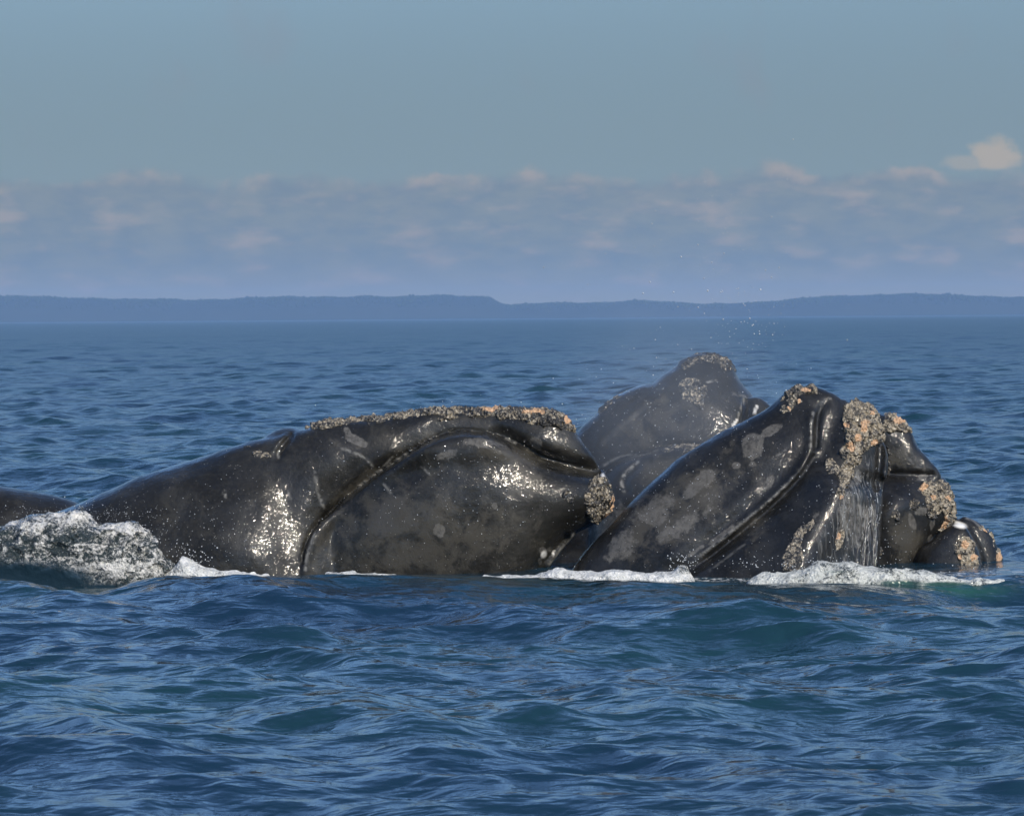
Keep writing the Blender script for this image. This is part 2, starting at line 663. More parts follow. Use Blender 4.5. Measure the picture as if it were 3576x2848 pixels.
def callosity_material(name, pale, orange):
    """rough grown skin crusted with pale and orange whale lice"""
    m, t = material(name)
    co = t.n('ShaderNodeTexCoord').outputs['Object']
    b = t.n('ShaderNodeBsdfPrincipled')
    cell = t.n('ShaderNodeTexVoronoi')
    t.put(cell.inputs['Vector'], co)
    cell.inputs['Scale'].default_value = 48.0
    cs = t.n('ShaderNodeSeparateColor')
    t.put(cs.inputs[0], cell.outputs['Color'])
    rnd = cs.outputs[0]
    up = t.attr('relief')                             # 0 in the pits, 1 on the knobs
    amount = t.math('ADD', t.math('MULTIPLY', t.noise(co, 12.0, 8.0, 0.74, 0.3), 1.15), t.math('MULTIPLY', rnd, 0.16))
    amount = t.math('ADD', amount, pale - 0.5)
    c = t.mix(t.step(amount, 0.60, 0.80), rgb(0.016, 0.015, 0.014), rgb(0.25, 0.21, 0.15))
    c = t.mix(t.math('MULTIPLY', t.step(t.noise(co, 42.0, 4.0, 0.7), 0.52, 0.68), t.step(amount, 0.55, 0.7)), c, rgb(0.52, 0.47, 0.38))
    om = t.step(t.math('ADD', t.math('ADD', t.noise(co, 6.5, 4.0, 0.55), t.math('MULTIPLY', t.attr('lice'), 0.42)), orange - 0.5), 0.62, 0.72)
    c = t.mix(t.math('MULTIPLY', om, t.step(t.noise(co, 40.0, 2.0), 0.3, 0.5, 0.5, 1.0)), c, rgb(0.50, 0.315, 0.185))
    t.put(b.inputs['Base Color'], c)
    b.inputs['Roughness'].default_value = 0.5
    b.inputs['Coat Weight'].default_value = 0.25
    b.inputs['Coat Roughness'].default_value = 0.18
    n1 = t.bump(t.math('ADD', t.noise(co, 55.0, 4.0, 0.6), cell.outputs['Distance']), 0.012, 0.8)
    t.put(b.inputs['Normal'], n1)
    finish(t, b)
    return m


def foam_material(name, dark, tint=(0.70, 0.70, 0.69), water=(0.028, 0.066, 0.054)):
    """aerated water: white froth with dark glassy gaps"""
    m, t = material(name)
    co = t.n('ShaderNodeTexCoord').outputs['Object']
    b = t.n('ShaderNodeBsdfPrincipled')
    n = t.noise(t.scale(co, (1, 1, 1.5)), 5.5, 9.0, 0.72, 0.9)
    f = t.math('ADD', n, t.math('MULTIPLY', t.math('SUBTRACT', t.noise(co, 38.0, 5.0, 0.75, 0.6), 0.5), 0.8))
    f = t.math('ADD', f, t.math('MULTIPLY', t.attr('froth'), 0.5))
    wht = t.step(f, 0.38 + dark, 0.64 + dark)
    c = t.mix(wht, rgb(0.024, 0.034, 0.036), rgb(*tint))
    mid = t.step(t.noise(co, 18.0, 4.0, 0.6), 0.35, 0.65)
    c = t.mix(t.math('MULTIPLY', mid, t.math('MULTIPLY', wht, 0.45)), c, rgb(0.27, 0.30, 0.29))
    gw = t.step(t.math('ADD', t.attr('green'), t.math('MULTIPLY', t.math('SUBTRACT', n, 0.5), 0.9)), 0.25, 0.75)
    gw = t.math('MULTIPLY', gw, t.step(t.attr('green'), 0.02, 0.15))
    c = t.mix(gw, c, rgb(*water))
    t.put(b.inputs['Base Color'], c)
    wht = t.math('MULTIPLY', wht, t.math('SUBTRACT', 1.0, gw))
    t.put(b.inputs['Roughness'], t.step(wht, 0.0, 1.0, 0.08, 0.45))
    b.inputs['IOR'].default_value = 1.33
    b.inputs['Coat Weight'].default_value = 0.3
    b.inputs['Coat Roughness'].default_value = 0.08
    bn = t.bump(t.math('ADD', t.noise(co, 22.0, 6.0, 0.7), t.math('MULTIPLY', t.voronoi(co, 40.0), 0.5)), 0.03, t.math('SUBTRACT', 0.9, t.math('MULTIPLY', gw, 0.8)))
    t.put(b.inputs['Normal'], bn)
    t.put(b.inputs['Coat Normal'], bn)
    finish(t, b)
    return m


def sea_material():
    m, t = material('sea_water')
    co = t.n('ShaderNodeTexCoord').outputs['Object']
    b = t.n('ShaderNodeBsdfPrincipled')
    big = t.noise(t.scale(co, (0.6, 1, 1)), 0.25, 3.0)
    c = t.mix(t.step(big, 0.3, 0.7), rgb(0.0075, 0.026, 0.052), rgb(0.0090, 0.036, 0.050))
    c = t.mix(t.attr('aerated'), c, rgb(0.022, 0.085, 0.066))
    froth = t.math('MULTIPLY', t.attr('froth'), t.step(t.noise(co, 9.0, 6.0, 0.7), 0.48, 0.62))
    c = t.mix(froth, c, rgb(0.6, 0.6, 0.58))
    t.put(b.inputs['Base Color'], c)
    b.inputs['IOR'].default_value = 1.333
    t.put(b.inputs['Roughness'], t.math('ADD', t.math('ADD', 0.06, t.math('MULTIPLY', froth, 0.4)), t.attr('chop')))
    w1 = t.noise(t.scale(co, (0.6, 1.0, 1)), 2.6, 3.0, 0.5, 0.2)
    w2 = t.noise(t.scale(co, (0.55, 1.0, 1)), 9.0, 3.0, 0.55, 0.1)
    n1 = t.bump(w1, 0.105, 1.0)
    n2 = t.bump(w2, 0.015, 1.0, n1)
    t.put(b.inputs['Normal'], n2)
    finish(t, b)
    return m


SEA = sea_material()
SKIN_A = skin_material('whale_skin_brown_black', (0.0125, 0.0118, 0.0098), 1)
SKIN_B = skin_material('whale_skin_black', (0.0098, 0.0096, 0.0090), 2)
CALL_GREY = callosity_material('callosity_grey', 0.50, 0.36)
CALL_ORANGE = callosity_material('callosity_orange', 0.56, 0.45)
CALL_DARK = callosity_material('callosity_dark', 0.42, 0.30)
FOAM_TURB = foam_material('turbulent_foam', 0.08, tint=(0.74, 0.72, 0.69), water=(0.010, 0.024, 0.036))
FOAM_WHITE = foam_material('white_foam', -0.12, tint=(0.74, 0.74, 0.72))
FOAM_MIXED = foam_material('mixed_foam', -0.06, tint=(0.66, 0.67, 0.63))

# ------------------------------------------------------------------ the sea
WAVES = []
for i in range(190):
    lam = 0.17 * (11.0 / 0.17) ** ((i + RNG.random()) / 190)
    spread = math.radians(30 + 18 * (1 - min(lam / 6, 1)))
    th = RNG.normal(math.radians(-100), spread)       # running towards the camera, a little to the left
    kk = 2 * math.pi / lam
    steep = 0.0215 * (1.3 if 0.35 < lam < 2.2 else 1.0 if lam < 2.2 else 0.75 if lam < 5 else 0.45) * RNG.uniform(0.5, 1.4)
    WAVES.append((lam, kk, math.cos(th), math.sin(th), steep / kk, RNG.random() * 2 * math.pi))


def calm(x, y):
    """the whales and their slick flatten the chop around them"""
    return 1 - 0.80 * np.exp(-((y - 39.0) / 2.6) ** 2) * np.exp(-(x / 7.0) ** 4)


CREST = smooth_line([(-900, 2030), (0, 2020), (300, 2060), (560, 2012), (760, 2008), (1000, 2004), (1500, 2008), (1900, 2018), (2300, 2030),
                     (2700, 2034), (3000, 2037), (3400, 2052), (3800, 2070), (4600, 2075)])
YC = 37.0
CREST_DZ = np.zeros(61)
CREST_X = np.linspace(-6.0, 6.0, 61)


def swell(x, y):
    """the smooth wave that stands in front of the whales, and their bow waves"""
    crest_py = np.interp(1788 + x / YC * FPX, CREST[:, 0], CREST[:, 1])
    zc = at(1788 + x / YC * FPX, crest_py, YC)[..., 2] + np.interp(x, CREST_X, CREST_DZ)
    wob = 0.30 * np.sin(x * 0.55 + 0.7) + 0.15 * np.sin(x * 1.3 + 2)
    dy = y - YC - wob
    prof = np.where(dy > 0, np.exp(-(dy / 0.55) ** 2), np.exp(-(dy / 1.25) ** 2))
    z = zc * prof * np.exp(-(x / 9.0) ** 6)
    # ring of raised water round the far left back
    z = z + 0.10 * np.exp(-((x + 4.9) / 0.8) ** 2 - ((y - 43.6) / 0.6) ** 2)
    return z


def sea_height(x, y, ds=None):
    """height and sideways shift of the sea at (x, y)"""
    x = np.asarray(x, np.float32)
    y = np.asarray(y, np.float32)
    z = np.zeros_like(x)
    hx = np.zeros_like(x)
    hy = np.zeros_like(x)
    for lam, k, cx, cy, a, ph in WAVES:
        if ds is not None:
            wgt = np.clip((lam / ds - 1.8) / 2.0, 0, 1)
            rows = np.nonzero(wgt > 0)[0]
            if not len(rows):
                continue
            s = slice(rows[0], rows[-1] + 1)
            wr = (a * wgt[s])[:, None].astype(np.float32)
        else:
            s = slice(None)
            wr = np.float32(a)
        p = k * (x[s] * cx + y[s] * cy) + ph
        sn, cs = np.sin(p), np.cos(p)
        z[s] += wr * cs
        hx[s] -= 0.85 * wr * cx * sn
        hy[s] -= 0.85 * wr * cy * sn
    c = calm(x, y)
    return z * c + swell(x, y), hx * c, hy * c


# settle the standing wave so that its top hides the whales up to the right height
gx, gy = np.meshgrid(CREST_X, np.arange(34.0, 38.0, 0.05), indexing='ij')
for _ in range(4):
    gz = sea_height(gx, gy)[0]
    qx, qy = to_px(np.stack([gx, gy, gz], -1))
    topmost = qy.min(1)
    want = np.interp(1788 + CREST_X / YC * FPX, CREST[:, 0], CREST[:, 1])
    dz = (topmost - want) / FPX * YC
    CREST_DZ = CREST_DZ + 0.8 * np.convolve(np.pad(dz, 2, 'edge'), [0.1, 0.2, 0.4, 0.2, 0.1], 'valid')

rows = [-3000.0, -900.0, -200.0, -30.0, -10.0, 0.0, 8.0, 13.0, 16.0]
y = 17.5
while y < 46:
    rows.append(y)
    y += 0.045
while y < 6000:
    rows.append(y)
    y += 0.058 * (y / 45.0) ** 1.32
rows += [7000.0, 8500.0, 10500.0, 12400.0]
rows = np.array(rows)
u = np.linspace(-1, 1, 420)
far = np.array([1.3, 2.0, 3.2])
u = np.concatenate([-far[::-1], u, far])
half = 2.5 + 0.150 * np.abs(rows)
half[rows < -20] = 500.0
XX = half[:, None] * np.sign(u)[None, :] * np.where(np.abs(u) <= 1, np.abs(u), np.abs(u) ** 1.6)[None, :]
YY = np.repeat(rows[:, None], len(u), 1)
ds = np.maximum(np.gradient(rows), 2 * half / 420 * 0.8)
ZZ, HX, HY = sea_height(XX, YY, ds)
edge_w = (np.abs(u) <= 1).astype(float)[None, :]
ZZ = ZZ * edge_w
V = np.stack([XX + HX * edge_w, YY + HY * edge_w, ZZ], -1).reshape(-1, 3)
nr, nc = XX.shape
ii = np.arange(nr * nc).reshape(nr, nc)
F = np.stack([ii[:-1, :-1], ii[:-1, 1:], ii[1:, 1:], ii[1:, :-1]], -1).reshape(-1, 4)
vx, vy = V[:, 0], V[:, 1]
# the ripples too fine for the sheet far out live on as roughness
lost = sum((a * k) ** 2 * (1 - np.clip((lam / ds - 1.8) / 2.0, 0, 1)) for lam, k, _c, _s, a, _p in WAVES) * 0.5
chop = np.repeat(np.clip(1.25 * np.sqrt(lost), 0, 0.34), nc)
aer = 0.75 * np.exp(-((vx - 4.35) / 0.5) ** 2 - ((vy - 37.8) / 0.16) ** 2)
aer += 0.5 * np.exp(-((vx + 3.35) / 0.5) ** 2 - ((vy - 38.4) / 0.5) ** 2)
fr = 0.75 * np.exp(-((vx - 1.0) / 4.2) ** 4 - ((vy - 38.35) / 0.3) ** 2) + np.exp(-((vx + 3.5) / 1.3) ** 2 - ((vy - 38.5) / 0.35) ** 2) + np.exp(-((vx - 3.6) / 1.4) ** 2 - ((vy - 38.55) / 0.3) ** 2)
sea = mesh_object('sea', V, F, SEA, attrs={'chop': chop, 'aerated': np.clip(aer, 0, 1), 'froth': np.clip(fr, 0, 1)})
sea['kind'] = 'structure'

# ------------------------------------------------------------------ far shore and its wood
SHORE_Y = 12000.0
LS = 2.4
prof = np.array([(-3300, 1050), (-2300, 1034), (-1400, 1020), (-600, 1026), (0, 1022), (249, 1026), (415, 1033), (647, 1034), (829, 1026), (1078, 1024), (1277, 1019), (1368, 1026), (1476, 1020),
                 (1576, 1018), (1708, 1022), (1750, 1045), (1788, 1053), (1937, 1047), (2120, 1043), (2244, 1035), (2369, 1045), (2493, 1051), (2617, 1045),
                 (2783, 1037), (2949, 1021), (3198, 1012), (3364, 1016), (3576, 1022), (4200, 1030), (5000, 1018), (5900, 1036), (6900, 1052)])
m_land, t = material('far_land')
b = t.n('ShaderNodeBsdfPrincipled')
co = t.n('ShaderNodeTexCoord').outputs['Object']
t.put(b.inputs['Base Color'], t.mix(t.noise(co, 0.01, 5.0), rgb(0.02, 0.032, 0.02), rgb(0.045, 0.05, 0.035)))
b.inputs['Roughness'].default_value = 0.95
b.inputs['Specular IOR Level'].default_value = 0.1
finish(t, b)
m_wood, t = material('far_wood')
b = t.n('ShaderNodeBsdfPrincipled')
co = t.n('ShaderNodeTexCoord').outputs['Object']
t.put(b.inputs['Base Color'], t.mix(t.noise(co, 0.03, 4.0), rgb(0.02, 0.035, 0.018), rgb(0.055, 0.07, 0.035)))
b.inputs['Roughness'].default_value = 0.95
b.inputs['Specular IOR Level'].default_value = 0.1
finish(t, b)


def land_top(x):
    px = 1788 + x / SHORE_Y * FPX
    return at(px, np.interp(px, prof[:, 0], prof[:, 1]), SHORE_Y)[..., 2] - 12.0


lx = np.arange(-1800, 1800.1, 7.5) * LS
top = land_top(lx)
jit = np.interp(lx, np.arange(-1800, 1801, 18) * LS, RNG.uniform(-2.5, 2.5, 201))
lrows = []
for fy, fz in ((-14, -0.06), (0, 0.10), (10, 0.42), (40, 0.70), (110, 0.90), (220, 1.0), (420, 0.9), (700, 0.5), (900, -0.05)):
    yy = SHORE_Y + fy * LS + 24 * np.sin(lx / 216.0)
    zz = np.where(fz < 0, fz * 20, top * fz + jit * fz + RNG.uniform(-1.6, 1.6, len(lx)) * (fz > 0.2))
    lrows.append(np.stack([lx, yy, zz], -1))
L = np.array(lrows)
ii = np.arange(L.shape[0] * L.shape[1]).reshape(L.shape[:2])
F = np.stack([ii[:-1, :-1], ii[:-1, 1:], ii[1:, 1:], ii[1:, :-1]], -1).reshape(-1, 4)
hills = mesh_object('hills', L.reshape(-1, 3), F, m_land)
hills['kind'] = 'structure'

TV, TF = [], []
base_ring = 6
n_tree = 0
for i in range(11000):
    x = (RNG.uniform(-880, 880) if i < 8500 else RNG.choice([-1, 1]) * RNG.uniform(880, 1780)) * LS
    r = RNG.random()
    fy = RNG.uniform(20, 260) if r < 0.55 else RNG.uniform(150, 300)
    tz = float(land_top(np.array([x]))[0])
    s = np.interp(fy, [10, 40, 110, 220, 420], [0.42, 0.70, 0.90, 1.0, 0.9])
    hgt = RNG.uniform(4.0, 7.2) * (1.0 + 0.25 * math.sin(x * 0.015) + 0.15 * math.sin(x * 0.05)) * 1.15
    if RNG.random() < 0.04:
        hgt *= 1.35
    wd = hgt * RNG.uniform(0.28, 0.55)
    y = SHORE_Y + fy * LS + 24 * math.sin(x / 216.0)
    z = tz * s - 1.0
    pts = []
    for zf, rf in ((0.12, 0.65), (0.45, 1.0), (0.75, 0.72)):
        for k in range(5):
            a = 2 * math.pi * k / 5 + i
            q = RNG.uniform(0.75, 1.2)
            pts.append((x + wd * rf * q * math.cos(a), y + wd * rf * q * math.sin(a), z + hgt * zf))
    pts.append((x, y, z + hgt))
    o = len(TV)
    TV += pts
    for ring in (0, 5):
        for k in range(5):
            TF.append((o + ring + k, o + ring + (k + 1) % 5, o + ring + 5 + (k + 1) % 5, o + ring + 5 + k))
    for k in range(5):
        TF.append((o + 10 + k, o + 10 + (k + 1) % 5, o + 15, o + 15))
TF4 = [f for f in TF if f[2] != f[3]]
TF3 = [f[:3] for f in TF if f[2] == f[3]]
me = bpy.data.meshes.new('forest')
me.from_pydata([tuple(v) for v in TV], [], TF4 + TF3)
me.materials.append(m_wood)
forest = bpy.data.objects.new('forest', me)
COL.objects.link(forest)
tag(forest, 'dark hazy wood along the top of the far low shore', 'forest', None, 'stuff')

# ------------------------------------------------------------------ whales
MARKS = ('slough_lit', 'brown_lit', 'scratch', 'streak', 'white')


def marks_of(V, N, marks):
    """skin markings and painted-in sunlit tones, given where they sit on the animal's near side"""
    px, py = to_px(V)
    facing = np.clip(-N[:, 1] * 3 + 0.6, 0, 1)
    out = {}
    for name in MARKS:
        v = np.zeros(len(V))
        for m in marks.get(name, []):
            if m[0] == 'e':                            # ellipse: cx, cy, rx, ry, angle, weight
                _, cx, cy, rx, ry, ang, wt = m
                a = math.radians(ang)
                u = ((px - cx) * math.cos(a) + (py - cy) * math.sin(a)) / rx
                w_ = (-(px - cx) * math.sin(a) + (py - cy) * math.cos(a)) / ry
                f = wt * np.clip(1.35 - np.hypot(u, w_), 0, 1)
                v = np.maximum(v, f)
            else:                                      # line: points, width, weight
                _, pts, wd, wt = m
                d, _t = seg_dist(px, py, smooth_line(pts))
                v = np.maximum(v, wt * np.clip(1.5 - d / wd, 0, 1))
        out[name] = v * facing
    return out


def grow_callosity(parent, V, F, N, region, mat, height=0.05, cell=28.0, both=True, lice=(), edge=14.0, origin=(0, 0, 0), seed=0, level=2, label=None):
    """crust over the part of the skin inside the region: lifted off it, knobbly, sunk under it at its rim"""
    px, py = to_px(V)
    reg = smooth_line(region, True, 4)
    sd = poly_sd(px, py, reg)
    ok = sd > -18
    if not both:
        ok &= N[:, 1] < 0.35
    fm = ok[F].all(1)
    if fm.sum() < 3:
        print('empty callosity', region[0])
        return None
    f = F[fm]
    used, inv = np.unique(f, return_inverse=True)
    v, n = V[used], N[used]
    f = inv.reshape(-1, 4)
    allv = np.concatenate([v, n], 1)
    allv, f = subdivide(allv, f, level)
    v, n = allv[:, :3], allv[:, 3:]
    n = n / np.linalg.norm(n, axis=1)[:, None]
    px, py = to_px(v)
    sd = poly_sd(px, py, reg) + 10 * fbm(v, 9.0, 3, 0.6, seed + 40)
    taper = np.clip((sd + 4) / edge, 0, 1)
    taper = taper * taper * (3 - 2 * taper)
    d1, d2, val = worley(v + 0.012 * fbm(v, 30, 2, .5, seed)[:, None], cell, seed)
    knob = np.clip(1 - d1 * 1.15, 0, 1) * (0.45 + 0.75 * val)
    e1, e2, val2 = worley(v, cell * 2.6, seed + 5)
    knob2 = np.clip(1 - e1 * 1.2, 0, 1) * (0.3 + 0.9 * val2)
    lump = 0.5 + 0.5 * fbm(v, 4.5, 3, 0.55, seed + 20)
    relief = 0.42 * knob + 0.30 * knob2 + 0.50 * lump + 0.16 * fbm(v, 38, 3, .6, seed + 80)
    pit = np.clip((fbm(v, 13.0, 2, .5, seed + 60) - 0.25) * 3, 0, 1)
    h = 0.68 * height * (relief - 0.35 * pit) * taper - 0.022 * (1 - taper)
    v = v + n * h[:, None] + 0.25 * height * taper[:, None] * np.stack([fbm(v, 24, 2, .5, seed + 70 + q) for q in range(3)], -1)
    lv = np.zeros(len(v))
    for cx, cy, rx, ry in lice:
        lv = np.maximum(lv, np.clip(1.4 - np.hypot((px - cx) / rx, (py - cy) / ry), 0, 1))
    o = mesh_object('callosity', v, f, mat, parent, origin, {'lice': lv, 'relief': np.clip(relief, 0, 1)})
    if label:
        o['label'] = label
    return o


def whale(label, base, sc, skin, marks, calls, smooth=2, parts=()):
    V, F = sc.skin(smooth)
    N = normals(V, F)
    root = empty('right_whale', base)
    tag(root, label, 'whale', 'right whales at the surface')
    mesh_object('body', V, F, skin, root, base, marks_of(V, N, marks))
    for i, c in enumerate(calls):
        c = dict(c)
        grow_callosity(root, V, F, N, origin=base, seed=100 + 17 * i, **c)
    return root, V, F, N


# ---- the long head and neck on the left
A = Sculpt((60, 1330, 2260, 2330), 40.0, 1.5, 0.022)
A.solid([(60, 2330), (60, 1850), (178, 1796), (278, 1753), (356, 1719), (445, 1681), (529, 1650), (612, 1622), (696, 1597), (779, 1575), (840, 1563), (900, 1550),
         (960, 1545), (1060, 1560), (1180, 1640), (1230, 1760), (1260, 1900), (1290, 2100), (1300, 2330)], k=0.86, flat=1.15, sz=0.16, pin=(800, 1990), blend=0.1)
# upper jaw
A.solid([(700, 1760), (760, 1620), (860, 1562), (930, 1535), (1000, 1512), (1081, 1492), (1129, 1472), (1262, 1464), (1382, 1450), (1503, 1433), (1624, 1429), (1744, 1426),
         (1865, 1430), (1925, 1438), (1973, 1462), (2003, 1500), (2012, 1520), (2034, 1549), (2070, 1597), (2100, 1645), (2112, 1672),
         (2080, 1700), (1900, 1700), (1600, 1720), (1300, 1800), (1150, 1950), (1000, 2000), (800, 1900)], k=0.72, flat=0.66, yoff=0.0, blend=0.16)
# lower jaw with the arched lip
LIP = [(1062, 2010), (1072, 1929), (1099, 1850), (1159, 1784), (1238, 1712), (1322, 1651), (1431, 1579), (1503, 1537), (1563, 1513), (1624, 1505), (1702, 1512),
       (1774, 1532), (1835, 1561), (1895, 1592), (1985, 1620), (2046, 1637), (2100, 1652)]
A.solid(LIP + [(2124, 1676), (2135, 1712), (2136, 1755), (2112, 1796), (2070, 1826), (2003, 1862), (1961, 1911), (1913, 1983), (1840, 2090), (1700, 2330), (1120, 2330), (1060, 2150)],
        k=0.92, flat=0.98, yoff=-0.06, sz=-0.10, pin=(1600, 1800), blend=0.035)
# blowhole mound
A.solid([(925, 1530), (942, 1512), (968, 1499), (1002, 1493), (1046, 1496), (1090, 1490), (1110, 1520), (1050, 1570), (960, 1570)], k=1.6, yoff=0.12, blend=0.03)
A.groove([(1030, 1512), (1002, 1540), (980, 1572), (974, 1606)], 0.050, 11, fade=True)
A.groove([(1012, 1512), (985, 1538), (960, 1570)], -0.02, 14)
A.ledge(LIP[0:14], 0.085, 55, 0.075, 45)
A.groove(LIP[10:], 0.11, 26)
A.groove(LIP[11:], 0.06, 9)
A.groove(LIP[0:12], 0.045, 9)
A.groove([(1110, 1800), (1210, 1690), (1300, 1622), (1400, 1550)], -0.035, 24)
A.groove([(1905, 1985), (1960, 1915), (2010, 1858)], -0.035, 12)
A.groove([(1870, 1985), (1930, 1910), (1985, 1856)], 0.03, 12)
A.bulge(2010, 1740, 90, 90, 0.06)
A.bulge(1640, 1560, 240, 50, 0.07, -5)
A.bulge(1010, 1830, 60, 150, -0.05)
A.bulge(870, 1900, 170, 120, 0.05)
A.rough(2.4, 0.012, 4, 3)
A_marks = {
    'slough_lit': [('e', 1240, 1535, 42, 20, 25, 1.0), ('e', 1215, 1510, 25, 14, 60, 0.8), ('e', 1265, 1548, 25, 14, 20, 0.9), ('e', 1535, 1852, 26, 26, 0, 1.0), ('e', 1727, 1764, 14, 16, 0, 0.9), ('e', 1690, 1545, 110, 24, 3, 0.62),
               ('e', 1570, 1580, 70, 22, -18, 0.6), ('e', 1870, 1545, 28, 30, 0, 0.62), ('e', 1895, 1920, 14, 14, 0, 0.9), ('e', 1886, 1960, 9, 14, 0, 0.8)],
    'brown_lit': [('e', 1830, 1690, 70, 80, 40, 1.2), ('e', 1450, 1860, 440, 230, -8, 0.72), ('e', 950, 1850, 160, 130, 0, 0.6), ('e', 1350, 1540, 300, 60, -10, 0.5), ('e', 1780, 1850, 200, 150, 0, 0.55), ('e', 1250, 1690, 130, 30, -40, 0.9), ('e', 1950, 1540, 110, 40, 30, 0.5), ('e', 1030, 1890, 40, 90, 10, 0.9), ('e', 1780, 1590, 160, 40, 15, 0.8)],  # broad brown skin; the bands along the lip paint in sunlit tone
    'scratch': [('l', [(1195, 1565), (1260, 1590), (1300, 1625)], 4, 0.7), ('l', [(1330, 1640), (1370, 1595)], 3.5, 0.7), ('l', [(1478, 1630), (1498, 1655)], 4, 0.7),
                ('l', [(782, 1710), (788, 1736)], 4, 0.9), ('l', [(1007, 1712), (1013, 1742)], 3.5, 0.7), ('l', [(1066, 1990), (1072, 1935), (1098, 1862)], 5, 0.8),
                ('l', [(1250, 1700), (1320, 1646), (1420, 1585)], 6, 0.45), ('l', [(1100, 1650), (1112, 1720), (1130, 1770)], 5, 0.5), ('l', [(1766, 1531), (1800, 1545)], 4, 0.9),
                ('l', [(974, 1575), (973, 1596)], 5, 0.9), ('l', [(1908, 1985), (1962, 1915), (2005, 1862)], 5, 0.55), ('l', [(1340, 1690), (1365, 1720)], 4, 0.6)],
    'white': [('e', 1899, 1935, 9, 12, 20, 1.6), ('e', 1932, 1930, 5, 7, 20, 1.0), ('l', [(2104, 1656), (2114, 1680)], 5, 0.8)],
}
A_calls = [
    dict(region=[(1072, 1488), (1100, 1468), (1262, 1452), (1382, 1438), (1503, 1420), (1624, 1414), (1744, 1412), (1865, 1418), (1935, 1428), (1985, 1458), (2010, 1502),
                 (1985, 1500), (1930, 1494), (1860, 1482), (1790, 1470), (1700, 1462), (1620, 1452), (1560, 1456), (1500, 1450), (1380, 1466), (1300, 1476), (1200, 1484), (1130, 1500)],
         mat=CALL_GREY, height=0.075, lice=[(1975, 1470, 22, 20), (1860, 1445, 50, 12), (1720, 1432, 50, 9)]),
    dict(region=[(1530, 1452), (1570, 1440), (1620, 1446), (1612, 1468), (1570, 1474), (1540, 1470)], mat=CALL_GREY, height=0.06, both=False),
    dict(region=[(1780, 1432), (1840, 1430), (1900, 1440), (1960, 1470), (1985, 1498), (1900, 1486), (1830, 1474)], mat=CALL_DARK, height=0.08, both=False),
    dict(region=[(2050, 1675), (2085, 1668), (2118, 1680), (2140, 1720), (2142, 1765), (2120, 1800), (2090, 1825), (2060, 1815), (2042, 1770), (2040, 1720)], mat=CALL_GREY, height=0.065,
         lice=[(2135, 1755, 12, 40), (2115, 1795, 14, 25)], label='rough grey chin callosity edged with orange whale lice'),
    dict(region=[(1966, 1720), (1990, 1712), (2014, 1724), (2008, 1748), (1984, 1755), (1966, 1742)], mat=CALL_DARK, height=0.05, both=False, cell=22),
    dict(region=[(878, 1580), (905, 1574), (940, 1574), (950, 1592), (920, 1606), (885, 1596)], mat=CALL_GREY, height=0.04, both=False, cell=22),
    dict(region=[(842, 1568), (862, 1548), (884, 1550), (880, 1566), (860, 1572)], mat=CALL_DARK, height=0.045, both=False, cell=22),
]
baseA = (float(at(1100, 2000, 40.0)[0]), 40.0, 0.0)
whale('big dark right whale with a long crusty snout and arched lower lip, leftmost head', baseA, A, SKIN_A, A_marks, A_calls)

# ---- the misty head rising behind
B = Sculpt((1850, 1170, 2860, 2330), 43.2, 1.3, 0.024)
B.solid([(1850, 2330), (1880, 1700), (2013, 1506), (2057, 1463), (2089, 1431), (2131, 1391), (2162, 1372), (2235, 1341), (2275, 1338), (2303, 1318), (2361, 1281), (2377, 1262), (2424, 1241),
         (2476, 1235), (2529, 1248), (2558, 1271), (2568, 1297), (2580, 1325), (2602, 1354), (2630, 1385), (2660, 1450), (2690, 1560), (2720, 1800), (2760, 2330)], k=0.62, flat=0.75, sz=0.25, blend=0.05)
B.solid([(2030, 2330), (2060, 1700), (2120, 1560), (2200, 1480), (2300, 1380), (2400, 1310), (2500, 1300), (2560, 1330), (2600, 1400), (2640, 1500), (2650, 1800), (2640, 2330)], k=0.8, flat=0.82, yoff=-0.22, sz=0.25, blend=0.10)
B.solid([(2590, 1420), (2600, 1388), (2640, 1382), (2665, 1398), (2688, 1420), (2730, 1480), (2760, 1700), (2600, 1700), (2580, 1520)], k=0.9, yoff=-0.35, blend=0.03)
B.solid([(2060, 2330), (2065, 1720), (2110, 1640), (2180, 1592), (2260, 1570), (2330, 1548), (2440, 1545), (2560, 1600), (2600, 1800), (2600, 2330)], k=1.0, flat=0.75, yoff=-0.72, sx=-0.1, blend=0.04)
B.groove([(2064, 1555), (2150, 1490), (2260, 1400), (2350, 1345)], -0.03, 18)
B.groove([(2100, 1540), (2180, 1480), (2290, 1390)], 0.02, 16)
B.groove([(2568, 1490), (2590, 1440), (2600, 1390)], 0.04, 9)
B.groove([(2185, 1712), (2172, 1680), (2180, 1650), (2230, 1610)], 0.045, 12)
B.rough(2.2, 0.012, 4, 8)
B_marks = {
    'scratch': [('l', [(2180, 1712), (2170, 1676), (2190, 1645), (2228, 1612)], 5, 1.0), ('l', [(2110, 1625), (2170, 1592), (2250, 1586), (2300, 1568)], 3.5, 0.5),
                ('l', [(2470, 1335), (2500, 1328)], 3.5, 1.0), ('l', [(2578, 1455), (2598, 1395)], 4, 0.8), ('l', [(2560, 1375), (2610, 1385)], 3.5, 0.6)],
    'white': [('l', [(2634, 1440), (2643, 1418)], 4, 0.9), ('l', [(2560, 1486), (2574, 1466)], 4, 0.9)],
    'slough_lit': [('e', 2120, 1850, 70, 120, 35, 0.75), ('e', 2380, 1580, 60, 16, -10, 0.55)],
    'brown_lit': [('e', 2300, 1500, 240, 160, -35, 0.6), ('e', 2330, 1640, 150, 70, 0, 0.8), ('e', 2480, 1440, 70, 60, 0, 0.5)],  # lightens the jaw bulge, its sunlit tone painted into the skin
}
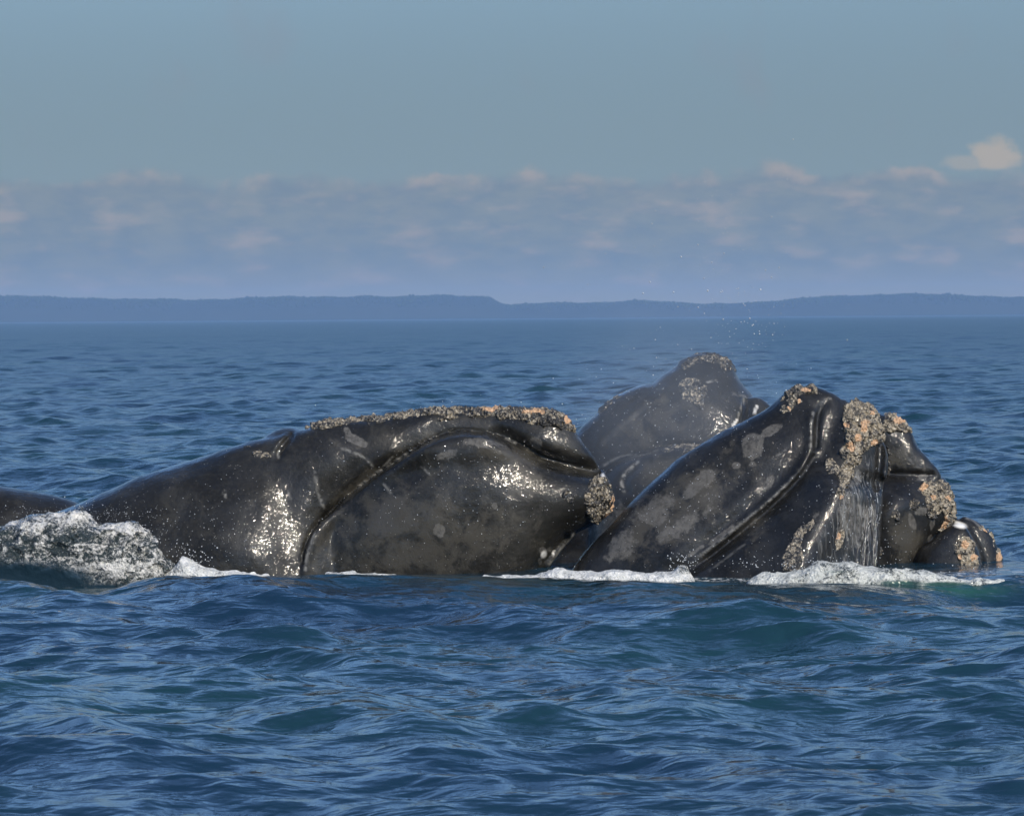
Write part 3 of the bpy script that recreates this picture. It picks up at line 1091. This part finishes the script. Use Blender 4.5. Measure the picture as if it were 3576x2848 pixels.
B_calls = [
    dict(region=[(2372, 1282), (2384, 1258), (2430, 1235), (2476, 1229), (2530, 1240), (2562, 1266), (2572, 1300), (2540, 1290), (2500, 1270), (2440, 1272), (2400, 1288)], mat=CALL_DARK, height=0.05),
    dict(region=[(2368, 1336), (2400, 1318), (2430, 1316), (2462, 1336), (2472, 1366), (2460, 1400), (2440, 1430), (2420, 1410), (2380, 1390)], mat=CALL_GREY, height=0.05, both=False),
    dict(region=[(2086, 1436), (2130, 1392), (2166, 1370), (2180, 1374), (2140, 1402), (2100, 1442)], mat=CALL_DARK, height=0.035, both=False),
    dict(region=[(2290, 1572), (2340, 1550), (2400, 1552), (2450, 1546), (2440, 1580), (2390, 1592), (2350, 1580)], mat=CALL_GREY, height=0.03, both=False, cell=26),
]
baseB = (float(at(2350, 2000, 43.2)[0]), 43.2, 0.0)
whale('right whale head veiled in pale mist, rising behind the others', baseB, B, SKIN_B, B_marks, B_calls)

# ---- the steep head in front, its lower jaw turned to the right
C = Sculpt((1880, 1270, 3180, 2330), 39.6, 1.35, 0.020)
CL = [(2000, 1982), (2057, 1908), (2136, 1830), (2214, 1746), (2288, 1673), (2372, 1599), (2466, 1542), (2550, 1494), (2607, 1466), (2676, 1428), (2717, 1394), (2738, 1374), (2780, 1356),
      (2843, 1350), (2858, 1352), (2906, 1372), (2944, 1397)]
CLIP = [(2956, 1402), (2900, 1395), (2868, 1420), (2850, 1470), (2845, 1530), (2838, 1575), (2800, 1640), (2700, 1745), (2560, 1860), (2400, 1985)]
C.solid([(1900, 2330), (1940, 2080)] + CL + [(2960, 1420), (2960, 1700), (2800, 1980), (2700, 2330)], k=0.60, flat=0.70, sz=0.18, blend=0.05)
C.solid([(2250, 2330), (2330, 2060), (2400, 1985), (2560, 1860), (2700, 1745), (2800, 1640), (2838, 1575), (2845, 1530), (2850, 1470), (2868, 1420), (2900, 1397), (2956, 1404),
         (3000, 1408), (3039, 1426), (3068, 1450), (3088, 1530), (3098, 1600), (3085, 1700), (3075, 1850), (3060, 1990), (3070, 2120), (3080, 2330)], k=0.85, flat=0.75, yoff=-0.22, sx=0.20, sz=0.32, pin=(2900, 1830), blend=0.03)
# edge between the jaw's side and its wet front
RID = [(2985, 1570), (2935, 1640), (2890, 1730), (2840, 1810), (2790, 1890), (2745, 1990), (2720, 2060)]
C.groove(RID[1:], -0.17, 100)
C.groove([(3030, 1640), (3010, 1760), (2990, 1880), (2975, 2000)], 0.07, 40)
C.groove([(3070, 1540), (3060, 1640), (3046, 1720)], 0.05, 14)
C.groove([(3086, 1545), (3096, 1600), (3088, 1680)], -0.04, 14)
C.groove(CLIP[1:6], 0.05, 10)
C.groove(CLIP[5:], 0.035, 11)
C.groove([(2832, 1420), (2826, 1480), (2824, 1560), (2780, 1640), (2680, 1735), (2540, 1850), (2400, 1960)], -0.035, 18)
for q, (a, b_) in enumerate((((2960, 1640), (2930, 1980)), ((2990, 1640), (2975, 1990)), ((3020, 1700), (3010, 1990)), ((3045, 1720), (3040, 1990)))):
    C.groove([a, ((a[0] + b_[0]) / 2 + 6, (a[1] + b_[1]) / 2), b_], -0.03, 7)
C.bulge(3000, 1500, 70, 110, 0.07, 20)
C.groove([(2300, 1960), (2500, 1800), (2650, 1680)], -0.02, 30)
C.rough(2.6, 0.012, 4, 21)
C_marks = {
    'slough_lit': [('e', 2630, 1560, 44, 52, 25, 1.0), ('e', 2690, 1505, 45, 18, -25, 0.95), ('e', 2570, 1625, 22, 16, -20, 0.9), ('e', 2630, 1620, 18, 12, 0, 0.8),
               ('e', 2300, 1780, 110, 60, -35, 0.80), ('e', 2430, 1700, 110, 34, -38, 0.78), ('e', 2380, 1830, 130, 40, -30, 0.75), ('e', 2170, 1900, 90, 60, -35, 0.7), ('e', 2680, 1690, 60, 26, -50, 0.65),
               ('e', 2530, 1860, 90, 14, -38, 0.75), ('e', 2420, 1930, 60, 12, -36, 0.7), ('e', 2985, 1810, 80, 160, 8, 0.62), ('e', 2995, 1670, 24, 50, 5, 0.7), ('e', 2865, 1840, 50, 80, 20, 0.55)],  # the tall ellipse on the wet front paints in its sunlit grey
    'brown_lit': [('e', 2380, 1760, 330, 130, -38, 0.8), ('e', 2620, 1850, 160, 60, -40, 0.5)],
    'scratch': [('l', [(2840, 1440), (2832, 1490), (2832, 1560)], 4, 0.7), ('l', [(2770, 1665), (2690, 1745), (2560, 1850), (2430, 1950)], 4, 0.6), ('l', [(2900, 1390), (2860, 1410)], 4, 0.7),
                ('l', [(2700, 1600), (2760, 1560)], 3, 0.5), ('l', [(2480, 1990), (2600, 1900)], 4, 0.3)],
    'streak': [('e', 2990, 1830, 85, 190, 8, 1.0), ('e', 3010, 1620, 40, 80, 10, 0.8), ('e', 2880, 1900, 40, 90, 15, 0.35)],
    'white': [],
}
C_calls = [
    dict(region=[(2712, 1402), (2738, 1368), (2780, 1350), (2815, 1352), (2840, 1340), (2858, 1354), (2850, 1376), (2800, 1384), (2760, 1398)], mat=CALL_GREY, height=0.075, lice=[(2810, 1368, 22, 8)]),
    dict(region=[(2742, 1400), (2770, 1388), (2796, 1396), (2786, 1412), (2760, 1440), (2726, 1436)], mat=CALL_GREY, height=0.05, both=False, lice=[(2790, 1402, 8, 10), (2757, 1430, 7, 8)]),
    dict(region=[(2948, 1425), (2975, 1400), (3006, 1394), (3040, 1412), (3068, 1440), (3085, 1490), (3082, 1540), (3060, 1560), (3030, 1575), (3005, 1610), (2990, 1650), (2970, 1690),
                 (2930, 1690), (2925, 1650), (2945, 1610), (2938, 1560), (2945, 1510), (2930, 1490), (2945, 1465)], mat=CALL_ORANGE, height=0.085,
         lice=[(3012, 1490, 12, 26), (2955, 1492, 14, 8), (2995, 1530, 10, 18), (3040, 1450, 8, 10), (2970, 1560, 20, 12), (3050, 1545, 14, 10)], label='large crusted callosity with pink and orange lice, on the lower jaw'),
    dict(region=[(2876, 1610), (2905, 1602), (2940, 1640), (2930, 1670), (2900, 1662), (2880, 1645)], mat=CALL_GREY, height=0.05, both=False, cell=22),
    dict(region=[(2922, 1700), (2940, 1684), (2956, 1700), (2956, 1735), (2940, 1752), (2924, 1732)], mat=CALL_GREY, height=0.045, both=False, cell=22, lice=[(2938, 1735, 12, 10)]),
    dict(region=[(2838, 1802), (2850, 1830), (2815, 1880), (2812, 1960), (2790, 1995), (2730, 1995), (2728, 1930), (2760, 1880), (2800, 1830)], mat=CALL_GREY, height=0.035, both=False, cell=24),
    dict(region=[(2925, 1850), (2950, 1840), (2952, 1880), (2935, 1920), (2915, 1930), (2915, 1880)], mat=CALL_ORANGE, height=0.035, both=False, cell=24, lice=[(2925, 1870, 14, 14)]),
]
baseC = (float(at(2600, 2010, 39.6)[0]), 39.6, 0.0)
_, CV, CF, CN = whale('black right whale head slanting up steeply, streaming wet jaw, nearest of the group', baseC, C, SKIN_B, C_marks, C_calls)

# ---- the blunt head facing right, half hidden by the steep one
D = Sculpt((2900, 1370, 3440, 2330), 40.4, 1.0, 0.018)
D.solid([(2950, 2000), (2960, 1500), (3040, 1440), (3080, 1442), (3120, 1450), (3160, 1480), (3184, 1512), (3202, 1560), (3235, 1598), (3268, 1635), (3282, 1660), (3270, 1690), (3200, 1720), (3080, 1760)],
        k=0.7, flat=0.52, sx=-0.15, blend=0.05)
D.solid([(2940, 2330), (2950, 1720), (3010, 1668), (3060, 1655), (3130, 1655), (3220, 1657), (3278, 1659), (3302, 1669), (3319, 1702), (3328, 1740), (3330, 1796), (3318, 1832), (3283, 1864), (3225, 1915),
         (3192, 1975), (3180, 2100), (3170, 2330)], k=0.85, flat=0.72, yoff=-0.06, sx=0.20, sz=0.10, blend=0.02)
D.groove([(3060, 1652), (3150, 1652), (3270, 1657)], 0.03, 9)
D.bulge(3105, 1765, 95, 65, 0.10, -30)
D.bulge(3110, 1890, 70, 80, 0.05)
D.rough(2.6, 0.012, 4, 31)
D_marks = {
    'slough_lit': [('e', 3187, 1820, 14, 38, -22, 1.0), ('e', 3212, 1785, 30, 22, 10, 0.75), ('e', 3220, 1665, 24, 14, -20, 0.8), ('e', 3255, 1830, 14, 30, 10, 0.8), ('e', 3248, 1880, 10, 20, 15, 0.9), ('e', 3220, 1640, 20, 14, 0, 0.45)],
    'brown_lit': [('e', 3160, 1880, 80, 110, 0, 0.8), ('e', 3140, 1600, 60, 60, 0, 0.7)],
    'scratch': [('l', [(3150, 1560), (3190, 1620), (3230, 1640)], 4, 0.3)],
    'streak': [], 'white': [],
}
D_calls = [
    dict(region=[(3078, 1450), (3100, 1434), (3140, 1450), (3172, 1476), (3188, 1512), (3150, 1514), (3110, 1508), (3088, 1490)], mat=CALL_ORANGE, height=0.065, lice=[(3140, 1470, 30, 16)]),
    dict(region=[(3086, 1540), (3108, 1560), (3120, 1620), (3108, 1660), (3088, 1640), (3092, 1590)], mat=CALL_DARK, height=0.05, both=False),
    dict(region=[(3206, 1700), (3230, 1680), (3270, 1676), (3308, 1690), (3328, 1730), (3334, 1790), (3322, 1830), (3300, 1850), (3275, 1860), (3278, 1830), (3290, 1800), (3262, 1800), (3240, 1780), (3225, 1745)],
         mat=CALL_ORANGE, height=0.065, lice=[(3225, 1705, 14, 12), (3310, 1740, 12, 10), (3260, 1735, 18, 10), (3295, 1830, 14, 22)]),
    dict(region=[(3170, 1748), (3190, 1738), (3212, 1752), (3208, 1776), (3186, 1784), (3172, 1770)], mat=CALL_DARK, height=0.06, both=False, cell=24),
    dict(region=[(3120, 1790), (3140, 1782), (3156, 1796), (3148, 1818), (3130, 1820)], mat=CALL_DARK, height=0.05, both=False, cell=24),
    dict(region=[(3060, 1910), (3080, 1902), (3088, 1922), (3076, 1940), (3060, 1932)], mat=CALL_DARK, height=0.05, both=False, cell=24),
    dict(region=[(3236, 1766), (3262, 1760), (3276, 1780), (3262, 1808), (3240, 1800)], mat=CALL_DARK, height=0.07, both=False, cell=22),
]
baseD = (float(at(3130, 2000, 40.4)[0]), 40.4, 0.0)
whale('blunt dark right whale head with crusted chin, facing right beside the steep head', baseD, D, SKIN_B, D_marks, D_calls)

# ---- the low snout at the far right
E = Sculpt((3110, 1760, 3560, 2260), 40.3, 0.8, 0.015)
E.solid([(3160, 2260), (3180, 1960), (3250, 1880), (3290, 1848), (3316, 1832), (3340, 1824), (3369, 1838), (3388, 1870), (3410, 1912), (3420, 1960), (3420, 2000), (3425, 2080), (3430, 2260)], k=0.9, flat=0.45, yoff=-0.2, blend=0.03)
E.solid([(3330, 2260), (3330, 1840), (3354, 1816), (3374, 1805), (3412, 1819), (3452, 1850), (3480, 1888), (3498, 1940), (3500, 1977), (3494, 2010), (3496, 2100), (3500, 2260)], k=0.8, flat=0.42, yoff=0.16, blend=0.03)
E.groove([(3372, 1830), (3400, 1880), (3424, 1940), (3430, 2010)], 0.03, 9)
E.rough(3.0, 0.01, 3, 41)
E_marks = {'slough_lit': [], 'brown_lit': [], 'scratch': [('l', [(3374, 1808), (3404, 1820), (3430, 1850)], 4, 0.5)], 'streak': [], 'white': [('e', 3350, 1832, 24, 10, 15, 1.5), ('e', 3338, 1828, 12, 9, 30, 1.2)]}
E_calls = [
    dict(region=[(3330, 1890), (3370, 1874), (3392, 1885), (3412, 1920), (3424, 1960), (3422, 2015), (3385, 2015), (3350, 1975), (3335, 1930)], mat=CALL_ORANGE, height=0.055, both=False,
         lice=[(3365, 1900, 14, 20), (3395, 1945, 12, 14), (3395, 1990, 20, 14), (3350, 1945, 8, 10)]),
    dict(region=[(3418, 1838), (3452, 1848), (3482, 1884), (3502, 1936), (3506, 1977), (3496, 2010), (3482, 1985), (3480, 1930), (3458, 1880), (3425, 1856)], mat=CALL_ORANGE, height=0.045,
         lice=[(3485, 1970, 8, 40), (3440, 1855, 10, 8)]),
]
baseE = (float(at(3400, 2000, 40.3)[0]), 40.3, 0.0)
whale('small low whale snout with orange crusts and a white patch, rightmost of the group', baseE, E, SKIN_B, E_marks, E_calls)

# ---- the smooth back at the left rim of the picture
Fk = Sculpt((-700, 1640, 420, 2200), 42.6, 1.2, 0.026)
Fk.solid([(-690, 2200), (-690, 1760), (-500, 1690), (-250, 1672), (-60, 1686), (0, 1698), (100, 1715), (200, 1735), (275, 1758), (340, 1800), (380, 1900), (390, 2200)], k=0.75, flat=0.9, sz=0.45, pin=(-100, 1760), blend=0.05)
Fk.groove([(-100, 1720), (80, 1745), (260, 1790)], -0.01, 14)
Fk.rough(1.6, 0.012, 3, 51)
baseF = (float(at(-100, 1900, 42.6)[0]), 42.6, 0.0)
whale('smooth dark whale back at the left edge behind the long head', baseF, Fk, SKIN_A, {}, [])

# ------------------------------------------------------------------ white water
def froth_object(name, sc, mat, label, origin, smooth=1, froth=(), green=(), cat='splash', group=None, kind=None):
    V, F = sc.skin(smooth)
    px, py = to_px(V)
    fr = np.zeros(len(V))
    for cx, cy, rx, ry, wt in froth:
        fr += wt * np.exp(-((px - cx) / rx) ** 2 - ((py - cy) / ry) ** 2)
    gr = np.zeros(len(V))
    for cx, cy, rx, ry, wt in green:
        gr = np.maximum(gr, wt * np.exp(-((px - cx) / rx) ** 2 - ((py - cy) / ry) ** 2))
    o = mesh_object(name, V, F, mat, None, origin, {'froth': fr, 'green': np.clip(gr, 0, 1)})
    return tag(o, label, cat, group, kind)


STILL = [(40, 2030, 330, 75, 1.2), (330, 2075, 300, 45, 1.1), (-200, 2000, 200, 120, 1.0)]
S = Sculpt((-260, 1740, 720, 2200), 38.6, 0.9, 0.014)
S.solid([(-250, 2180), (-250, 1880), (-120, 1862), (0, 1848), (56, 1832), (128, 1814), (200, 1800), (240, 1795), (278, 1797), (317, 1816), (356, 1830), (412, 1842), (468, 1836), (501, 1860), (530, 1885), (557, 1912), (596, 1968), (640, 2040), (660, 2180)],
        k=0.8, flat=0.62, blend=0.05)
S.rough(3.2, 0.050, 6, 61, ridged=True, gain=0.56, still=STILL)
froth_object('splash', S, FOAM_TURB, 'mound of churned grey and white water against the long whale', tuple(at(250, 2000, 38.6)), 1,
             green=STILL,
             froth=[(280, 1800, 90, 22, 0.35), (420, 1840, 80, 20, 0.35), (100, 1825, 120, 20, 0.3), (430, 1985, 170, 26, 0.30)])
S = Sculpt((560, 1890, 960, 2120), 38.55, 0.4, 0.009)
S.solid([(570, 2110), (575, 1998), (601, 1982), (618, 1958), (632, 1938), (648, 1944), (662, 1952), (685, 1970), (724, 1984), (780, 1992), (835, 1996), (900, 2004), (945, 2010), (950, 2110)], k=1.4, flat=0.22, blend=0.03)
S.rough(9.0, 0.02, 4, 65)
froth_object('splash', S, FOAM_WHITE, 'small white wave peak licking up between the mound and the neck', tuple(at(700, 2000, 38.55)), 1, froth=[(660, 1950, 60, 30, 0.2)])
S = Sculpt((1120, 1950, 1420, 2120), 38.75, 0.3, 0.008)
S.solid([(1120, 2110), (1130, 2012), (1160, 2001), (1200, 1999), (1228, 1990), (1250, 1998), (1300, 2003), (1352, 2006), (1400, 2016), (1410, 2110)], k=1.5, flat=0.2, blend=0.03)
S.rough(10.0, 0.016, 4, 66)
froth_object('foam', S, FOAM_WHITE, 'narrow strip of white foam under the long whale throat', tuple(at(1250, 2010, 38.75)), 1, cat='foam', kind='stuff')
S = Sculpt((1660, 1900, 2500, 2160), 38.3, 0.4, 0.010)
S.solid([(1660, 2150), (1680, 2012), (1740, 2014), (1800, 2008), (1870, 2002), (1920, 1994), (1960, 1990), (2010, 1996), (2060, 1998), (2110, 1990), (2170, 1988), (2230, 1996), (2300, 1998), (2345, 1990), (2365, 1976),
         (2395, 1972), (2410, 1998), (2430, 2030), (2460, 2150)], k=1.4, flat=0.24, blend=0.03)
S.rough(7.0, 0.024, 4, 67)
froth_object('foam', S, FOAM_WHITE, 'long band of white foam between the long whale and the steep head', tuple(at(2050, 2010, 38.45)), 1, froth=[(2385, 1990, 30, 30, -0.25)], cat='foam', kind='stuff')
S = Sculpt((2560, 1900, 3560, 2200), 38.1, 0.6, 0.012)
S.solid([(2580, 2190), (2600, 2050), (2630, 2016), (2655, 2002), (2700, 2000), (2781, 1990), (2820, 1978), (2867, 1958), (2920, 1960), (2982, 1968), (3030, 1978), (3125, 1984), (3200, 1992), (3268, 2002), (3364, 2024), (3400, 2024), (3430, 2016),
         (3470, 2024), (3510, 2034), (3540, 2190)], k=1.1, flat=0.34, blend=0.03)
S.rough(6.0, 0.026, 5, 68, gain=0.55)
froth_object('splash', S, FOAM_MIXED, 'broad white and green surge of foam under the right hand heads', tuple(at(3000, 2020, 38.5)), 1,
             green=[(3150, 2037, 130, 18, 0.8), (3300, 2040, 130, 14, 0.8), (2930, 1995, 70, 8, 0.55)], froth=[(2700, 2010, 90, 30, 0.3)])

# ------------------------------------------------------------------ flying drops
m_drop, t = material('water_drop')
b = t.n('ShaderNodeBsdfPrincipled')
b.inputs['Base Color'].default_value = rgb(0.55, 0.57, 0.58)
b.inputs['Roughness'].default_value = 0.08
b.inputs['IOR'].default_value = 1.33
finish(t, b)
OCT = np.array([(1, 0, 0), (-1, 0, 0), (0, 1, 0), (0, -1, 0), (0, 0, 1), (0, 0, -1)], float)
OCF = np.array([(0, 2, 4), (2, 1, 4), (1, 3, 4), (3, 0, 4), (2, 0, 5), (1, 2, 5), (3, 1, 5), (0, 3, 5)])


def drops(name, specs, label):
    P, R = [], []
    for n, cx, cy, sx_, sy_, y0, y1, r0, r1 in specs:
        for _ in range(n):
            px, py = RNG.normal(cx, sx_), RNG.normal(cy, sy_)
            yy = RNG.uniform(y0, y1)
            p = at(px, py, yy)
            if p[2] < 0.05:
                continue
            P.append(p)
            R.append(r0 * (r1 / r0) ** (RNG.random() ** 2.2))
    P = np.array(P)
    R = np.array(R)
    V = (P[:, None, :] + R[:, None, None] * OCT[None]).reshape(-1, 3)
    F = (np.arange(len(P))[:, None, None] * 6 + OCF[None]).reshape(-1, 3)
    o = mesh_object(name, V, F, m_drop)
    return tag(o, label, 'spray', None, 'stuff')


drops('spray', [(160, 2450, 1150, 210, 240, 40.8, 42.0, 0.003, 0.010),
                (60, 2620, 1130, 70, 90, 40.5, 42.0, 0.004, 0.012),
                (30, 2480, 800, 90, 160, 40.5, 42.0, 0.003, 0.008),
                (240, 2350, 1480, 220, 150, 40.6, 41.6, 0.003, 0.008),
                (260, 2450, 1720, 260, 150, 37.6, 38.4, 0.0028, 0.0065),
                (200, 1600, 1700, 300, 140, 37.6, 38.4, 0.0026, 0.006),
                (160, 3000, 1800, 120, 120, 37.7, 38.3, 0.003, 0.007),
                (420, 230, 1800, 150, 22, 38.2, 38.9, 0.002, 0.007),
                (260, 480, 1870, 70, 50, 38.0, 38.7, 0.002, 0.006),
                (90, 660, 1950, 40, 25, 38.2, 38.6, 0.004, 0.010),
                (160, 2900, 1975, 200, 18, 37.8, 38.3, 0.004, 0.010),
                (80, 2380, 1975, 30, 25, 38.0, 38.4, 0.004, 0.011),
                (120, 800, 1850, 150, 90, 37.6, 38.3, 0.003, 0.006)], 'fine drops of spray flying over and around the whales')

m_trick, t = material('running_water')
b = t.n('ShaderNodeBsdfPrincipled')
co = t.n('ShaderNodeTexCoord').outputs['Object']
t.put(b.inputs['Base Color'], t.mix(t.step(t.noise(co, 14.0, 3.0), 0.4, 0.65), rgb(0.08, 0.085, 0.09), rgb(0.40, 0.41, 0.41)))
b.inputs['Roughness'].default_value = 0.1
b.inputs['IOR'].default_value = 1.33
finish(t, b)
# ------------------------------------------------------------------ water running off the steep head
cpx, cpy = to_px(CV)
near = (CN[:, 1] < 0.1) & (cpx > 2820) & (cpx < 3110) & (cpy > 1560) & (cpy < 2060)
nv, nn, npx, npy = CV[near], CN[near], cpx[near], cpy[near]
TV, TF = [], []
for i in range(26):
    x0, y0 = RNG.uniform(2900, 3070), RNG.uniform(1620, 1850)
    y1 = min(y0 + RNG.uniform(50, 220), 1985)
    lean = RNG.uniform(-0.16, 0.0)
    n_seg = int((y1 - y0) / 9)
    r0 = 0.0016 * (3.2 ** RNG.random())
    ph = RNG.uniform(0, 6)
    ring = []
    for k in range(n_seg + 1):
        yy = y0 + (y1 - y0) * k / max(n_seg, 1)
        xx = x0 + lean * (yy - y0) + 4 * math.sin(yy * 0.045 + ph) + RNG.normal(0, 1.2)
        q = np.argmin((npx - xx) ** 2 + (npy - yy) ** 2)
        p = nv[q].copy()
        tgt = at(xx, yy, p[1])
        p[0], p[2] = tgt[0], tgt[2]
        p = p + nn[q] * 0.006
        ring.append((p, r0 * (0.55 + 0.6 * RNG.random()) * (1.6 if k == n_seg else 1)))
    o = len(TV)
    for p, r in ring:
        for a in range(4):
            TV.append((p[0] + r * math.cos(a * math.pi / 2), p[1] + r * math.sin(a * math.pi / 2), p[2]))
    skip = RNG.random(len(ring)) < 0.25
    for k in range(len(ring) - 1):
        if skip[k]:
            continue
        for a in range(4):
            TF.append((o + 4 * k + a, o + 4 * k + (a + 1) % 4, o + 4 * k + 4 + (a + 1) % 4, o + 4 * k + 4 + a))
trick = mesh_object('water_trickles', np.array(TV), np.array(TF), m_trick)
tag(trick, 'thin white trickles of water running down the front of the steep head', 'trickles', None, 'stuff')

# ------------------------------------------------------------------ mist of the blow and the air
m_mist, t = material('blow_mist')
pv = t.n('ShaderNodeVolumePrincipled')
co = t.n('ShaderNodeTexCoord').outputs['Object']
ln = t.n('ShaderNodeVectorMath', operation='LENGTH')
t.put(ln.inputs[0], co)
fall = t.step(ln.outputs['Value'], 1.0, 0.15)
nz = t.step(t.noise(co, 1.6, 3.0), 0.3, 0.7, 0.35, 1.3)
t.put(pv.inputs['Density'], t.math('MULTIPLY', t.math('MULTIPLY', fall, nz), 0.32))
pv.inputs['Color'].default_value = rgb(0.85, 0.92, 1.0)
pv.inputs['Anisotropy'].default_value = 0.0
out = t.n('ShaderNodeOutputMaterial')
t.put(out.inputs['Volume'], pv.outputs[0])
bm = bmesh.new()
bmesh.ops.create_icosphere(bm, subdivisions=3, radius=1.0)
me = bpy.data.meshes.new('mist')
bm.to_mesh(me)
bm.free()
me.materials.append(m_mist)
mist = bpy.data.objects.new('mist', me)
COL.objects.link(mist)
mist.location = at(2330, 1420, 41.35)
mist.scale = (1.7, 0.62, 1.5)
tag(mist, 'faint pale mist of a blow drifting before the rear head', 'mist', None, 'stuff')

m_haze, t = material('air_haze')
pv = t.n('ShaderNodeVolumePrincipled')
pv.inputs['Color'].default_value = rgb(0.38, 0.62, 1.0)
pv.inputs['Density'].default_value = 0.000074
pv.inputs['Anisotropy'].default_value = 0.0
out = t.n('ShaderNodeOutputMaterial')
t.put(out.inputs['Volume'], pv.outputs[0])
bm = bmesh.new()
bmesh.ops.create_cube(bm, size=1.0)
me = bpy.data.meshes.new('haze')
bm.to_mesh(me)
bm.free()
me.materials.append(m_haze)
haze = bpy.data.objects.new('haze', me)
COL.objects.link(haze)
x_max = float(np.abs(XX).max()) + 50
haze.scale = (2 * x_max, 18200.0, 123.0)
haze.location = (0, 6000.0, 60.0)
haze['kind'] = 'stuff'
